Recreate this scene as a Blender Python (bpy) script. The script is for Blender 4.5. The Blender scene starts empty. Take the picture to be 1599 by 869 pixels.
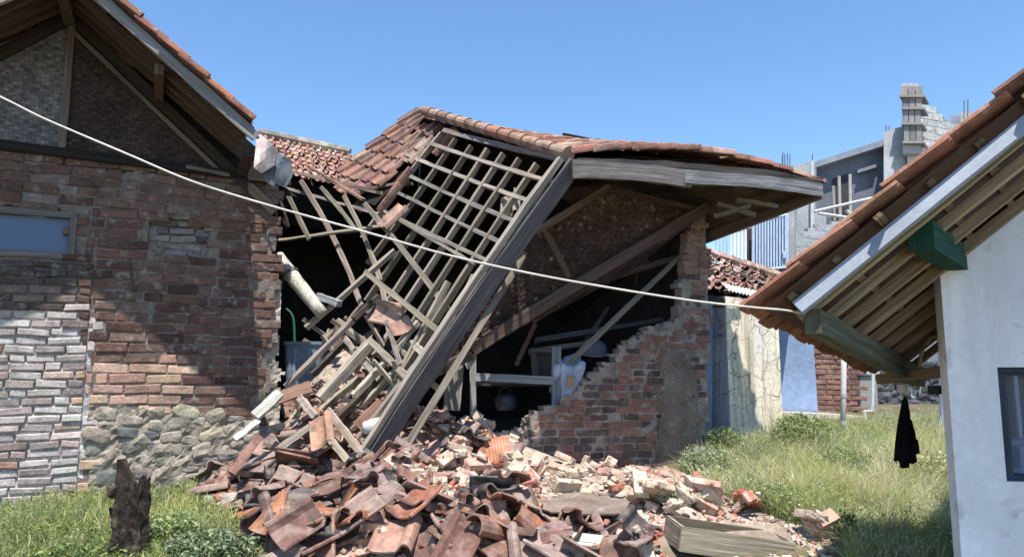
import bpy, bmesh, math, random
import numpy as np
from mathutils import Vector, Matrix, noise

sc = bpy.context.scene
COL = sc.collection
rng = random.Random(11)

# ------------------------------------------------------------------ camera, sky, sun, exposure
FPX, CX, CY = 1170.0, 799.5, 434.5
PITCH = math.radians(7.57)
EYE = Vector((0.0, 0.0, 1.5))
cam = bpy.data.cameras.new('camera')
cam.sensor_width = 36.0
cam.lens = 36.0 * FPX / 1599.0
cam.clip_start = 0.05
cam.clip_end = 2000
camo = bpy.data.objects.new('camera', cam)
COL.objects.link(camo)
camo.location = EYE
camo.rotation_euler = (math.radians(90) + PITCH, 0, 0)
sc.camera = camo

SUN_DIR = Vector((0.06, -0.335, 0.94)).normalized()        # towards the sun
world = bpy.data.worlds.new('World')
sc.world = world
world.use_nodes = True
wn, wl = world.node_tree.nodes, world.node_tree.links
wn.clear()
wout = wn.new('ShaderNodeOutputWorld')
wbg = wn.new('ShaderNodeBackground')
wsky = wn.new('ShaderNodeTexSky')
wsky.sky_type = 'NISHITA'
wsky.sun_disc = False
wsky.sun_elevation = math.asin(SUN_DIR.z)
wsky.sun_rotation = math.atan2(SUN_DIR.x, SUN_DIR.y)
wsky.altitude = 700
wsky.air_density = 1.0
wsky.dust_density = 0.25
wsky.ozone_density = 2.2
wbg.inputs['Strength'].default_value = 0.145
whs = wn.new('ShaderNodeHueSaturation'); whs.inputs['Saturation'].default_value = 1.13; whs.inputs['Value'].default_value = 1.0
wl.new(wsky.outputs[0], whs.inputs['Color'])
wl.new(whs.outputs[0], wbg.inputs['Color'])
wl.new(wbg.outputs[0], wout.inputs['Surface'])

sl = bpy.data.lights.new('sun', 'SUN')
sl.energy = 5.0
sl.angle = math.radians(0.53)
sl.color = (1.0, 0.955, 0.88)
so = bpy.data.objects.new('sun', sl)
COL.objects.link(so)
so.location = (0, -5, 12)
so.rotation_euler = SUN_DIR.to_track_quat('Z', 'Y').to_euler()

sc.view_settings.view_transform = 'Standard'
sc.view_settings.look = 'None'
sc.view_settings.exposure = 0.78
sc.view_settings.gamma = 1.0
sc.view_settings.use_curve_mapping = False
sc.render.engine = 'CYCLES'
sc.cycles.max_bounces = 6
sc.cycles.diffuse_bounces = 3

# ------------------------------------------------------------------ pixel <-> place (used to take sizes off the photograph)
SP, CP = math.sin(PITCH), math.cos(PITCH)
def ray(px, py):
    u, v = (px - CX) / FPX, (CY - py) / FPX
    return Vector((u, CP - v * SP, SP + v * CP))
def at(px, py, Y):
    d = ray(px, py)
    return EYE + d * (Y / d.y)
def onplane(px, py, p0, n):
    d = ray(px, py)
    return EYE + d * ((p0 - EYE).dot(n) / d.dot(n))
def proj(p):
    q = p - EYE
    zc = q.y * CP + q.z * SP
    return (CX + FPX * q.x / zc, CY - FPX * (q.z * CP - q.y * SP) / zc)
def inpoly(x, y, poly):
    c = False
    j = len(poly) - 1
    for i in range(len(poly)):
        xi, yi = poly[i]; xj, yj = poly[j]
        if (yi > y) != (yj > y) and x < (xj - xi) * (y - yi) / (yj - yi) + xi:
            c = not c
        j = i
    return c
def nz(p, s=1.0, seed=0.0):
    return noise.noise(Vector(p) * s + Vector((seed, seed * 1.7, -seed)))
def lerp(a, b, t):
    return a + (b - a) * t

# ------------------------------------------------------------------ materials
def mat(name, src=(.5, .5, .5), rough=.9, var=(6, .75, 1.15), fine=(60, .85, 1.1), bump=(40, .3), layers=(), wood=False,
        spec=.25, metallic=0.0, extra=None, bumpd=.01):
    m = bpy.data.materials.new(name)
    m.use_nodes = True
    N, L = m.node_tree.nodes, m.node_tree.links
    b = N['Principled BSDF']
    b.inputs['Roughness'].default_value = rough
    b.inputs['Metallic'].default_value = metallic
    b.inputs['Specular IOR Level'].default_value = spec
    tc = N.new('ShaderNodeTexCoord')
    oi = N.new('ShaderNodeObjectInfo')
    off = N.new('ShaderNodeVectorMath'); off.operation = 'MULTIPLY_ADD'
    off.inputs[1].default_value = (13, 7, 9)
    L.new(oi.outputs['Random'], off.inputs[0])
    L.new(tc.outputs['UV' if wood else 'Object'], off.inputs[2])
    co = off.outputs[0]
    if src == 'attr':
        a = N.new('ShaderNodeAttribute'); a.attribute_name = 'tint'
        col = a.outputs['Color']
    elif src == 'obj':
        col = oi.outputs['Color']
    else:
        r = N.new('ShaderNodeRGB'); r.outputs[0].default_value = (*src, 1)
        col = r.outputs[0]
    def noise_n(scale, stretch=None, detail=4):
        n = N.new('ShaderNodeTexNoise')
        n.inputs['Scale'].default_value = scale
        n.inputs['Detail'].default_value = detail
        if stretch:
            mp = N.new('ShaderNodeMapping'); mp.inputs['Scale'].default_value = stretch
            L.new(co, mp.inputs['Vector']); L.new(mp.outputs[0], n.inputs['Vector'])
        else:
            L.new(co, n.inputs['Vector'])
        return n.outputs['Fac']
    def rangen(sock, a, bb, lo, hi):
        r = N.new('ShaderNodeMapRange')
        r.inputs['From Min'].default_value = a; r.inputs['From Max'].default_value = bb
        r.inputs['To Min'].default_value = lo; r.inputs['To Max'].default_value = hi
        L.new(sock, r.inputs['Value'])
        return r.outputs[0]
    def mix(blend, fac, c1, c2):
        x = N.new('ShaderNodeMix'); x.data_type = 'RGBA'; x.blend_type = blend
        if isinstance(fac, (int, float)): x.inputs[0].default_value = fac
        else: L.new(fac, x.inputs[0])
        for k, c in ((6, c1), (7, c2)):
            if isinstance(c, tuple): x.inputs[k].default_value = (*c, 1)
            else: L.new(c, x.inputs[k])
        return x.outputs[2]
    def grey(sock):
        c = N.new('ShaderNodeCombineColor')
        for k in range(3): L.new(sock, c.inputs[k])
        return c.outputs[0]
    for scale, lo, hi in (var, fine):
        f = noise_n(scale, (1.5, 44, 1) if wood else None)
        col = mix('MULTIPLY', 1.0, col, grey(rangen(f, .3, .7, lo, hi)))
    for lay in layers:
        c, scale, lo, hi, amt = lay[:5]
        f = noise_n(scale, lay[5] if len(lay) > 5 else None, 6)
        col = mix('MIX', rangen(f, lo, hi, 0, amt), col, c)
    if extra:
        col = extra(N, L, co, col, mix, rangen, noise_n)
    L.new(col, b.inputs['Base Color'])
    if bump:
        bn = N.new('ShaderNodeBump')
        bn.inputs['Strength'].default_value = bump[1]
        bn.inputs['Distance'].default_value = bumpd
        L.new(noise_n(bump[0], (1, 18, 1) if wood else None, 6), bn.inputs['Height'])
        L.new(bn.outputs[0], b.inputs['Normal'])
    return m

MT = {}
MT['brick'] = mat('brick_clay', 'attr', .95, (9, .7, 1.2), (70, .75, 1.15), (45, .6), [((.34, .30, .27), 14, .56, .72, .55), ((.06, .05, .045), 23, .6, .75, .5)])
MT['mortar'] = mat('lime_mortar', 'attr', .98, (7, .7, 1.2), (60, .7, 1.2), (50, .8), [((.1, .085, .075), 11, .55, .7, .6)])
MT['stone'] = mat('field_stone', 'attr', .95, (8, .7, 1.2), (50, .75, 1.2), (30, .7), [((.2, .21, .12), 9, .58, .72, .5)])
MT['wood'] = mat('weathered_timber', 'attr', .9, (1.2, .6, 1.25), (4, .7, 1.2), (3, .5), wood=True)
MT['tile'] = mat('clay_tile_fixed', 'attr', .85, (8, .65, 1.2), (60, .8, 1.15), (50, .35), [((.06, .05, .045), 6, .52, .7, .7), ((.36, .33, .29), 17, .6, .72, .5)])
MT['tile_loose'] = mat('clay_tile_loose', 'obj', .8, (8, .65, 1.2), (60, .75, 1.15), (50, .35), [((.05, .042, .04), 7, .52, .68, .8), ((.35, .275, .23), 10, .48, .70, .6), ((.24, .11, .07), 9, .64, .74, .4)])
MT['brick_loose'] = mat('brick_loose', 'obj', .97, (9, .75, 1.15), (60, .8, 1.1), (45, .6), [((.55, .47, .40), 10, .5, .7, .7), ((.12, .09, .08), 19, .64, .74, .5)])
MT['rubble'] = mat('rubble_chips', 'attr', .97, (9, .8, 1.15), (60, .8, 1.1), (45, .5))
MT['weave'] = mat('woven_bamboo', 'attr', .85, (5, .7, 1.2), (50, .8, 1.15), (60, .3))
MT['soot'] = mat('shade_dark_board', 'attr', .95, (4, .6, 1.4))  # near-black tints stand in for shade indoors and under roofs
MT['render'] = mat('cement_render', (.20, .155, .125), .97, (5, .7, 1.25), (40, .75, 1.2), (35, .7), [((.30, .26, .23), 8, .55, .7, .6), ((.1, .07, .06), 10, .58, .72, .6)])
MT['concrete'] = mat('grey_concrete', 'attr', .95, (1.2, .8, 1.15), (14, .85, 1.1), (20, .3))
MT['paint_white'] = mat('pale_wall_paint', (.84, .85, .88), .8, (1.6, .86, 1.08), (25, .93, 1.05), (30, .12), [((.46, .48, .52), 2.2, .5, .74, .6, (1, 1, .35)), ((.34, .31, .28), 9, .62, .74, .5), ((.50, .46, .42), 3.0, .53, .75, .5, (2.5, 2.5, .22)), ((.72, .74, .78), 3.3, .56, .7, .5)])
MT['plain'] = mat('painted_part', 'attr', .6, (4, .85, 1.1), (40, .9, 1.08), (30, .1))
MT['metal'] = mat('dented_sheet_metal', 'attr', .55, (6, .7, 1.15), (30, .85, 1.1), (12, .3), [((.30, .22, .18), 7, .56, .7, .5)], metallic=.25)
MT['cloth'] = mat('black_cloth', (.006, .006, .007), .95, (9, .7, 1.2), spec=.1)
MT['bark'] = mat('rotten_bark', 'attr', .98, (9, .5, 1.3), (50, .6, 1.3), (28, 1.0), [((.13, .12, .07), 8, .58, .7, .5)])

def soil_extra(N, L, co, col, mix, rangen, noise_n):
    a = N.new('ShaderNodeAttribute'); a.attribute_name = 'heap'
    return mix('MIX', a.outputs['Fac'], col, mix('MIX', rangen(noise_n(12), .4, .65, 0, 1), (.40, .33, .27), (.27, .2, .16)))
MT['soil'] = mat('bare_soil', (.13, .105, .07), .98, (2.5, .7, 1.25), (25, .7, 1.25), (22, .9), [((.09, .11, .04), 3, .5, .65, .8)], extra=soil_extra, bumpd=.03)

def crack_extra(N, L, co, col, mix, rangen, noise_n):
    w = N.new('ShaderNodeVectorMath'); w.operation = 'ADD'
    nn = N.new('ShaderNodeTexNoise'); nn.inputs['Scale'].default_value = 3
    L.new(co, nn.inputs['Vector'])
    sc_ = N.new('ShaderNodeVectorMath'); sc_.operation = 'SCALE'; sc_.inputs['Scale'].default_value = .28
    L.new(nn.outputs['Color'], sc_.inputs[0])
    L.new(co, w.inputs[0]); L.new(sc_.outputs[0], w.inputs[1])
    mp = N.new('ShaderNodeMapping'); mp.inputs['Scale'].default_value = (1, 1, .5)
    L.new(w.outputs[0], mp.inputs['Vector'])
    for scale, wd, amt, c in ((6.5, .020, .8, (.13, .11, .075)), (13.0, .022, .55, (.2, .17, .12)), (26.0, .05, .35, (.32, .28, .2))):
        v = N.new('ShaderNodeTexVoronoi'); v.feature = 'DISTANCE_TO_EDGE'; v.inputs['Scale'].default_value = scale
        L.new(mp.outputs[0], v.inputs['Vector'])
        col = mix('MIX', rangen(v.outputs['Distance'], wd * .35, wd, amt, 0), col, c)
    # damp growth low down and drips below the eave
    sx = N.new('ShaderNodeSeparateXYZ'); L.new(co, sx.inputs[0])
    return col
MT['cracked'] = mat('cracked_plaster', 'attr', .95, (2, .85, 1.1), (30, .9, 1.06), (30, .35),
    [((.64, .52, .30), 2.3, .5, .68, .6, (3.5, 3.5, .3)), ((.24, .22, .16), 3.1, .52, .7, .75, (6, 6, .3)), ((.70, .68, .64), 2.9, .55, .65, .7, (2, 2, .9))], extra=crack_extra)

def leafm(name, rough=.7):
    m = bpy.data.materials.new(name)
    m.use_nodes = True
    N, L = m.node_tree.nodes, m.node_tree.links
    b = N['Principled BSDF']
    a = N.new('ShaderNodeAttribute'); a.attribute_name = 'tint'
    L.new(a.outputs['Color'], b.inputs['Base Color'])
    b.inputs['Roughness'].default_value = rough
    b.inputs['Specular IOR Level'].default_value = .2
    tr = N.new('ShaderNodeBsdfTranslucent'); L.new(a.outputs['Color'], tr.inputs['Color'])
    mx = N.new('ShaderNodeMixShader'); mx.inputs[0].default_value = .4
    L.new(b.outputs[0], mx.inputs[1]); L.new(tr.outputs[0], mx.inputs[2])
    L.new(mx.outputs[0], N['Material Output'].inputs['Surface'])
    return m
MT['leaf'] = leafm('leaf_green')
g = bpy.data.materials.new('window_film'); g.use_nodes = True
gb = g.node_tree.nodes['Principled BSDF']
gb.inputs['Base Color'].default_value = (.07, .12, .22, 1); gb.inputs['Roughness'].default_value = .35
MT['film'] = g
g = bpy.data.materials.new('dark_glass'); g.use_nodes = True
gb = g.node_tree.nodes['Principled BSDF']
gb.inputs['Base Color'].default_value = (.012, .015, .022, 1); gb.inputs['Roughness'].default_value = .12
MT['glass'] = g

# ------------------------------------------------------------------ mesh building
WL = {}
class MB:
    def __init__(self):
        self.v, self.f, self.c, self.uv, self.mi = [], [], [], [], []
    def add(self, verts, faces, tint=(.5, .5, .5), uvs=None, mi=0):
        o = len(self.v)
        self.v += [tuple(p) for p in verts]
        for k, f in enumerate(faces):
            self.f.append(tuple(i + o for i in f))
            self.c.append(tint[k] if isinstance(tint, list) else tint)
            self.uv.append(uvs[k] if uvs else [(0, 0)] * len(f))
            self.mi.append(mi)
    def quad(self, a, b, c, d, tint, mi=0):
        self.add([a, b, c, d], [(0, 1, 2, 3)], tint, [[(0, 0), (1, 0), (1, 1), (0, 1)]], mi)
    def box(self, c, X, Y, Z, tint=(.5, .5, .5), ch=0.0, jit=0.0, mi=0):
        c, X, Y, Z = Vector(c), Vector(X), Vector(Y), Vector(Z)     # half axes
        if not ch:
            vs = [c + X * i + Y * j + Z * k for k in (-1, 1) for j in (-1, 1) for i in (-1, 1)]
            if jit: vs = [p + Vector((rng.uniform(-jit, jit), rng.uniform(-jit, jit), rng.uniform(-jit, jit))) for p in vs]
            self.add(vs, [(0, 2, 3, 1), (4, 5, 7, 6), (0, 1, 5, 4), (2, 6, 7, 3), (0, 4, 6, 2), (1, 3, 7, 5)], tint, None, mi)
            return
        bm = bmesh.new()
        bmesh.ops.create_cube(bm, size=2)
        bmesh.ops.bevel(bm, geom=bm.edges[:], offset=1, offset_type='ABSOLUTE' if False else 'OFFSET', segments=1, affect='EDGES') if False else None
        bm.free()
        lx, ly, lz = X.length, Y.length, Z.length
        hx, hy, hz = X / lx, Y / ly, Z / lz
        pts, idx = [], {}
        for sx in (-1, 1):
            for sy in (-1, 1):
                for sz in (-1, 1):
                    for ax in range(3):
                        l = [lx - ch, ly - ch, lz - ch]; l[ax] += ch
                        idx[(sx, sy, sz, ax)] = len(pts)
                        pts.append(c + hx * sx * l[0] + hy * sy * l[1] + hz * sz * l[2])
        fs = []
        for s in (-1, 1):
            fs.append([idx[(s, a, b, 0)] for a, b in ((-1, -1), (1, -1), (1, 1), (-1, 1))])
            fs.append([idx[(a, s, b, 1)] for a, b in ((-1, -1), (1, -1), (1, 1), (-1, 1))])
            fs.append([idx[(a, b, s, 2)] for a, b in ((-1, -1), (1, -1), (1, 1), (-1, 1))])
        for a in (-1, 1):
            for b in (-1, 1):
                fs.append([idx[(a, b, -1, 0)], idx[(a, b, 1, 0)], idx[(a, b, 1, 1)], idx[(a, b, -1, 1)]])
                fs.append([idx[(a, -1, b, 0)], idx[(a, 1, b, 0)], idx[(a, 1, b, 2)], idx[(a, -1, b, 2)]])
                fs.append([idx[(-1, a, b, 1)], idx[(1, a, b, 1)], idx[(1, a, b, 2)], idx[(-1, a, b, 2)]])
                for d in (-1, 1):
                    fs.append([idx[(a, b, d, k)] for k in range(3)])
        ff = []
        for f in fs:
            n = Vector((0, 0, 0))
            p = [pts[i] for i in f]
            n = (p[1] - p[0]).cross(p[2] - p[0])
            cc = sum(p, Vector()) / len(p) - c
            ff.append(tuple(f) if n.dot(cc) > 0 else tuple(reversed(f)))
        self.add(pts, ff, tint, None, mi)
    def beam(self, p, q, w, t, up=(0, 0, 1), tint=(.3, .25, .2), seg=5, bow=0.0, jit=.004, taper=1.0, bowdir=None):
        p, q, up = Vector(p), Vector(q), Vector(up)
        d = (q - p); Ln = d.length; d = d / Ln
        s = d.cross(up)
        if s.length < 1e-4: s = d.cross(Vector((1, 0, .1)))
        s.normalize(); u = s.cross(d).normalized()
        bd = Vector(bowdir).normalized() if bowdir is not None else u
        uo, vo = rng.uniform(0, 20), rng.uniform(0, 20)
        rings = []
        for k in range(seg + 1):
            x = k / seg
            c = p + d * Ln * x + bd * bow * 4 * x * (1 - x)
            sc_ = lerp(1, taper, x)
            r = []
            for a, b in ((-1, -1), (1, -1), (1, 1), (-1, 1)):
                r.append(c + s * (a * w / 2 * sc_ + rng.uniform(-jit, jit)) + u * (b * t / 2 * sc_ + rng.uniform(-jit, jit)))
            rings.append(r)
        vs = [x for r in rings for x in r]
        fs, us = [], []
        vv = [0, w, w + t, 2 * w + t, 2 * w + 2 * t]
        for k in range(seg):
            for e in range(4):
                a, b = k * 4 + e, k * 4 + (e + 1) % 4
                fs.append((a, b, b + 4, a + 4))
                u0, u1 = uo + Ln * k / seg, uo + Ln * (k + 1) / seg
                us.append([(u0, vo + vv[e]), (u0, vo + vv[e + 1]), (u1, vo + vv[e + 1]), (u1, vo + vv[e])])
        fs.append((3, 2, 1, 0)); us.append([(uo, vo), (uo, vo + w), (uo + t, vo + w), (uo + t, vo)])
        e = seg * 4
        fs.append((e, e + 1, e + 2, e + 3)); us.append([(uo, vo), (uo, vo + w), (uo + t, vo + w), (uo + t, vo)])
        self.add(vs, fs, tint, us)
    def tube(self, pts, r, n=8, tint=(.5, .5, .5), r2=None, caps=True):
        pts = [Vector(p) for p in pts]
        rings = []
        prev = None
        for i, p in enumerate(pts):
            d = (pts[min(i + 1, len(pts) - 1)] - pts[max(i - 1, 0)]).normalized()
            a = d.cross(Vector((0, 0, 1))) if prev is None else prev - d * prev.dot(d)
            if a.length < 1e-4: a = d.cross(Vector((1, 0, 0)))
            a.normalize(); prev = a
            b = d.cross(a)
            rr = r if r2 is None else lerp(r, r2, i / (len(pts) - 1))
            if callable(r): rr = r(i / (len(pts) - 1))
            rings.append([p + (a * math.cos(2 * math.pi * k / n) + b * math.sin(2 * math.pi * k / n)) * rr for k in range(n)])
        vs = [x for q in rings for x in q]
        fs, us = [], []
        for i in range(len(pts) - 1):
            for k in range(n):
                k2 = (k + 1) % n
                fs.append((i * n + k, i * n + k2, (i + 1) * n + k2, (i + 1) * n + k))
                us.append([(i * .2, k / n * .2), (i * .2, (k + 1) / n * .2), (i * .2 + .2, (k + 1) / n * .2), (i * .2 + .2, k / n * .2)])
        if caps:
            fs.append(tuple(reversed(range(n)))); us.append([(0, 0)] * n)
            fs.append(tuple((len(pts) - 1) * n + k for k in range(n))); us.append([(0, 0)] * n)
        self.add(vs, fs, tint, us)
    def prism(self, poly, ext, tint=(.5, .5, .5), mi=0):
        """poly: 3-D outline, ext: extrusion vector"""
        ext = Vector(ext)
        a = [Vector(p) for p in poly]; n = len(a)
        nn = sum(((a[i] - a[0]).cross(a[(i + 1) % n] - a[0]) for i in range(n)), Vector())
        if nn.dot(ext) > 0: a.reverse()
        vs = a + [p + ext for p in a]
        fs = [tuple(range(n)), tuple(reversed(range(n, 2 * n)))] + [(i, i + n, (i + 1) % n + n, (i + 1) % n) for i in range(n)]
        self.add(vs, fs, tint, None, mi)
    def build(self, name, mats, parent=None, smooth=False, kind=None):
        v = np.array(self.v, dtype=np.float64)
        lo, hi = v.min(0), v.max(0)
        org = Vector(((lo[0] + hi[0]) / 2, (lo[1] + hi[1]) / 2, lo[2]))
        v -= np.array(org)
        me = bpy.data.meshes.new(name)
        me.from_pydata(v.tolist(), [], self.f)
        a = me.attributes.new('tint', 'FLOAT_COLOR', 'FACE')
        cc = np.ones((len(self.f), 4), dtype=np.float32)
        cc[:, :3] = np.array(self.c, dtype=np.float32)
        a.data.foreach_set('color', cc.ravel())
        uvl = me.uv_layers.new(name='UVMap')
        uvl.data.foreach_set('uv', np.array([x for f in self.uv for p in f for x in p], dtype=np.float32))
        for m in (mats if isinstance(mats, (list, tuple)) else [mats]):
            me.materials.append(m)
        if any(self.mi): me.polygons.foreach_set('material_index', self.mi)
        if smooth: me.polygons.foreach_set('use_smooth', [True] * len(self.f))
        me.validate()
        o = bpy.data.objects.new(name, me)
        COL.objects.link(o)
        WL[o] = org
        if parent is not None:
            o.parent = parent
            o.location = org - WL[parent]
        else:
            o.location = org
        if kind: o['kind'] = kind
        return o
def tag(o, label, cat, group=None, kind=None):
    o['label'] = label; o['category'] = cat
    if group: o['group'] = group
    if kind: o['kind'] = kind
    return o
def thing(name, label, cat, loc, group=None):
    o = bpy.data.objects.new(name, None)
    COL.objects.link(o)
    o.empty_display_size = .2
    o.location = loc
    WL[o] = Vector(loc)
    return tag(o, label, cat, group)
def timber(name, p, q, w, t, up=(0, 0, 1), tint=(.3, .25, .2), parent=None, **k):
    mb = MB(); mb.beam(p, q, w, t, up, tint, **k)
    return mb.build(name, MT['wood'], parent)
def vary(c, a=.15):
    k = 1 + rng.uniform(-a, a)
    return tuple(max(0, x * k * (1 + rng.uniform(-a, a) * .35)) for x in c)

# masked slab with rough front: the mortar body of a broken masonry wall
def masked_slab(mb, O, U, N, s0, s1, z0, z1, keep, cell, thick, tint, mi, rough=.006):
    ns, nzc = int((s1 - s0) / cell), int((z1 - z0) / cell)
    k = [[keep(s0 + (i + .5) * cell, z0 + (j + .5) * cell) for j in range(nzc)] for i in range(ns)]
    idx, vs = {}, []
    Z = Vector((0, 0, 1))
    def vert(i, j, side):
        key = (i, j, side)
        if key not in idx:
            s, z = s0 + i * cell, z0 + j * cell
            dd = nz((s, z, 3.1), 9, 2) * rough * 1.5 + nz((s, z, 9), 30, 5) * rough
            js, jz = nz((s, z, 1), 23, 8) * cell * .35, nz((s, z, 5), 23, 11) * cell * .35
            idx[key] = len(vs)
            vs.append(O + U * (s + js) + Z * (z + jz - O.z) + N * (dd if side == 0 else -thick))
        return idx[key]
    fs = []
    def kk(i, j): return 0 <= i < ns and 0 <= j < nzc and k[i][j]
    for i in range(ns):
        for j in range(nzc):
            if not k[i][j]: continue
            a = [vert(i, j, 0), vert(i + 1, j, 0), vert(i + 1, j + 1, 0), vert(i, j + 1, 0)]
            b = [vert(i, j, 1), vert(i + 1, j, 1), vert(i + 1, j + 1, 1), vert(i, j + 1, 1)]
            fs.append(tuple(a)); fs.append(tuple(reversed(b)))
            if not kk(i, j - 1): fs.append((a[1], a[0], b[0], b[1]))
            if not kk(i + 1, j): fs.append((a[2], a[1], b[1], b[2]))
            if not kk(i, j + 1): fs.append((a[3], a[2], b[2], b[3]))
            if not kk(i - 1, j): fs.append((a[0], a[3], b[3], b[0]))
    if callable(tint):
        cc = []
        for f in fs:
            q = Vector(vs[f[0]]) - O
            cc.append(vary(tint(q.dot(U), q.z + O.z), .12))
    else: cc = [vary(tint, .12) for _ in fs]
    mb.add(vs, fs, cc, None, mi)

def brick_courses(mb, O, U, N, s0, s1, z0, z1, keep, col, bl=.22, ch=.07, joint=.014, dep=.09, prot=.014, sag=None, mi=0, cut=None, rough=1.0, clip=None):
    Z = Vector((0, 0, 1))
    j = 0
    z = z0
    while z < z1:
        s = s0 - (bl / 2 if j % 2 else 0) - rng.uniform(0, .03)
        while s < s1:
            L = bl * (rng.uniform(.9, 1.1) if rng.random() > .12 else .52)
            h = ch - joint * rng.uniform(.8, 1.5)
            cs, cz = s + L / 2, z + ch / 2
            zz = cz + (sag(cs, cz) if sag else 0)
            a, b = s + joint / 2, s + L - joint / 2
            s += L
            if not keep(cs, zz): continue
            if clip: a, b = max(a, clip(zz)[0]), min(b, clip(zz)[1])
            if b - a < .025: continue
            segs = [(a, b)]
            if cut:
                cx = cut(zz)
                for c0 in cx:
                    ns_ = []
                    for (a0, b0) in segs:
                        if a0 < c0 < b0:
                            if c0 - .014 - a0 > .03: ns_.append((a0, c0 - .014))
                            if b0 - c0 - .014 > .03: ns_.append((c0 + .014, b0))
                        else: ns_.append((a0, b0))
                    segs = ns_
            for a0, b0 in segs:
                pr = prot + rng.uniform(-.007, .007) * rough
                t1, t2, rot = rng.uniform(-.004, .004) * rough, rng.uniform(-.004, .004) * rough, rng.uniform(-.006, .006) * rough
                vs = []
                def P(x, y, d): return O + U * x + Z * (y - O.z) + N * d
                m = .007
                for (x0, x1, y0, y1, d) in ((a0, b0, zz - h / 2, zz + h / 2, -dep), (a0, b0, zz - h / 2, zz + h / 2, pr - .006), (a0 + m, b0 - m, zz - h / 2 + m, zz + h / 2 - m, pr)):
                    for q, (x, y) in enumerate(((x0, y0), (x1, y0), (x1, y1), (x0, y1))):
                        jx, jy = (rng.uniform(-.004, .004) * rough, rng.uniform(-.004, .004) * rough) if d > -.05 else (0, 0)
                        dz = rot * (1 if q in (1, 2) else -1)
                        vs.append(P(x + jx, y + jy + dz, d + (t1 if q in (1, 2) else -t1) * .5 + (t2 if q > 1 else -t2) * .5))
                fs = [(8, 9, 10, 11)]
                for r in (0, 4):
                    for q in range(4):
                        q2 = (q + 1) % 4
                        fs.append((r + q, r + q2, r + q2 + 4, r + q + 4))
                mb.add(vs, fs, col(cs, zz), None, mi)
        z += ch
        j += 1

# one interlocking clay roof tile: x across (roll on the right), y down the slope, z out
TP = [(0, .014), (.012, .022), (.024, .008), (.07, .001), (.12, .0), (.155, .006), (.17, .022), (.185, .042), (.203, .049), (.221, .042), (.232, .022), (.238, .006)]
TILE_W, TILE_L = .238, .32
def tile_template(L=TILE_L, th=.012, rows=3):
    vs, fs = [], []
    n = len(TP)
    for side in (0, 1):
        for r in range(rows):
            y = L * r / (rows - 1)
            for (x, z) in TP:
                vs.append((x - TILE_W / 2, y, z - (th if side else 0)))
    S = n * rows
    for r in range(rows - 1):
        for i in range(n - 1):
            a = r * n + i
            fs.append((a, a + n, a + n + 1, a + 1)[::-1])
            fs.append((S + a, S + a + n, S + a + n + 1, S + a + 1))
    for i in range(n - 1):
        fs.append((i, i + 1, S + i + 1, S + i)[::-1])
        a = (rows - 1) * n + i
        fs.append((a, a + 1, S + a + 1, S + a))
    for r in range(rows - 1):
        a, b = r * n, r * n + n - 1
        fs.append((a, a + n, S + a + n, S + a)); fs.append((b, b + n, S + b + n, S + b)[::-1])
    return vs, fs
TV, TF = tile_template()
def tile_patch(mb, p00, p10, p01, p11, nu, nv, tints, mask=None, jit=.008, lift=.022, over=1.22, sagf=None):
    """p00..p10 along the top edge, p01..p11 along the bottom; u across, v downwards"""
    for j in range(nv):
        for i in range(nu):
            if mask and not mask((i + .5) / nu, (j + .5) / nv): continue
            def P(u, v):
                p = lerp(lerp(p00, p10, u), lerp(p01, p11, u), v)
                return p + sagf(u, v) if sagf else p
            u0, v0 = i / nu, j / nv
            a = P(u0, v0); b = P(u0 + 1 / nu, v0); c = P(u0, v0 + 1 / nv)
            X, Y = (b - a), (c - a)
            n = X.cross(Y)
            n.normalize()
            if n.z < 0: n = -n
            ctr = a + X * .5
            sx, sy = X.length / .212, Y.length * over / TILE_L
            X.normalize(); Y.normalize()
            ox, oy = rng.uniform(-jit, jit), rng.uniform(-jit, jit) * 1.6
            rot = rng.uniform(-.03, .03) * jit / .008
            lf = rng.uniform(0, jit * .8)
            t = rng.choice(tints); t = vary(t, .22)
            vs = []
            for (x, y, z) in TV:
                xx, yy = x * sx + ox + rot * y, y * sy + oy - rot * x
                vs.append(ctr + X * xx + Y * yy + n * (z + lift * y / TILE_L + lf))
            mb.add(vs, TF, t)

# shapes of the ground
def g0(y):
    if y < 12: return -.11 + .1 * y
    return 1.09 + .25 * (1 - math.exp(-(y - 12) / 4))
def heap(x, y):
    h = .42 * math.exp(-((x + 1.0) / 1.05) ** 2 - ((y - 6.9) / .85) ** 2)
    h += .16 * math.exp(-((x + .1) / .8) ** 2 - ((y - 6.9) / .6) ** 2)
    h += .16 * math.exp(-((x - .6) / 1.3) ** 2 - ((y - 5.9) / .8) ** 2)
    h += .20 * math.exp(-((x + .8) / 1.1) ** 2 - ((y - 5.2) / .7) ** 2)
    h += 1.0 * math.exp(-((x + 1.65) / .62) ** 2 - ((y - 7.55) / .62) ** 2)
    h += .08 * math.exp(-((x - 1.8) / .7) ** 2 - ((y - 5.7) / .7) ** 2)
    return h
def mound(x, y):
    h = .18 * math.exp(-((x - 2.9) / .9) ** 2 - ((y - 7.6) / 1.2) ** 2)
    h += .10 * math.exp(-((x + 3.1) / 1.1) ** 2 - ((y - 5.2) / .6) ** 2)
    return h
def ground_z(x, y):
    z = g0(y) + heap(x, y) + mound(x, y)
    if abs(x) < 9 and 2 < y < 16:
        z += nz((x, y, 0), 1.3, 3) * .035 + nz((x, y, 0), 5, 6) * .015
    return z
def ground_hit(px, py):
    d = ray(px, py)
    t, st = 2.5, .12
    while t < 40:
        p = EYE + d * t
        if p.z < ground_z(p.x, p.y):
            if st < .006: return p
            t -= st; st /= 4
        t += st
    return None
Z = Vector((0, 0, 1))
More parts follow.
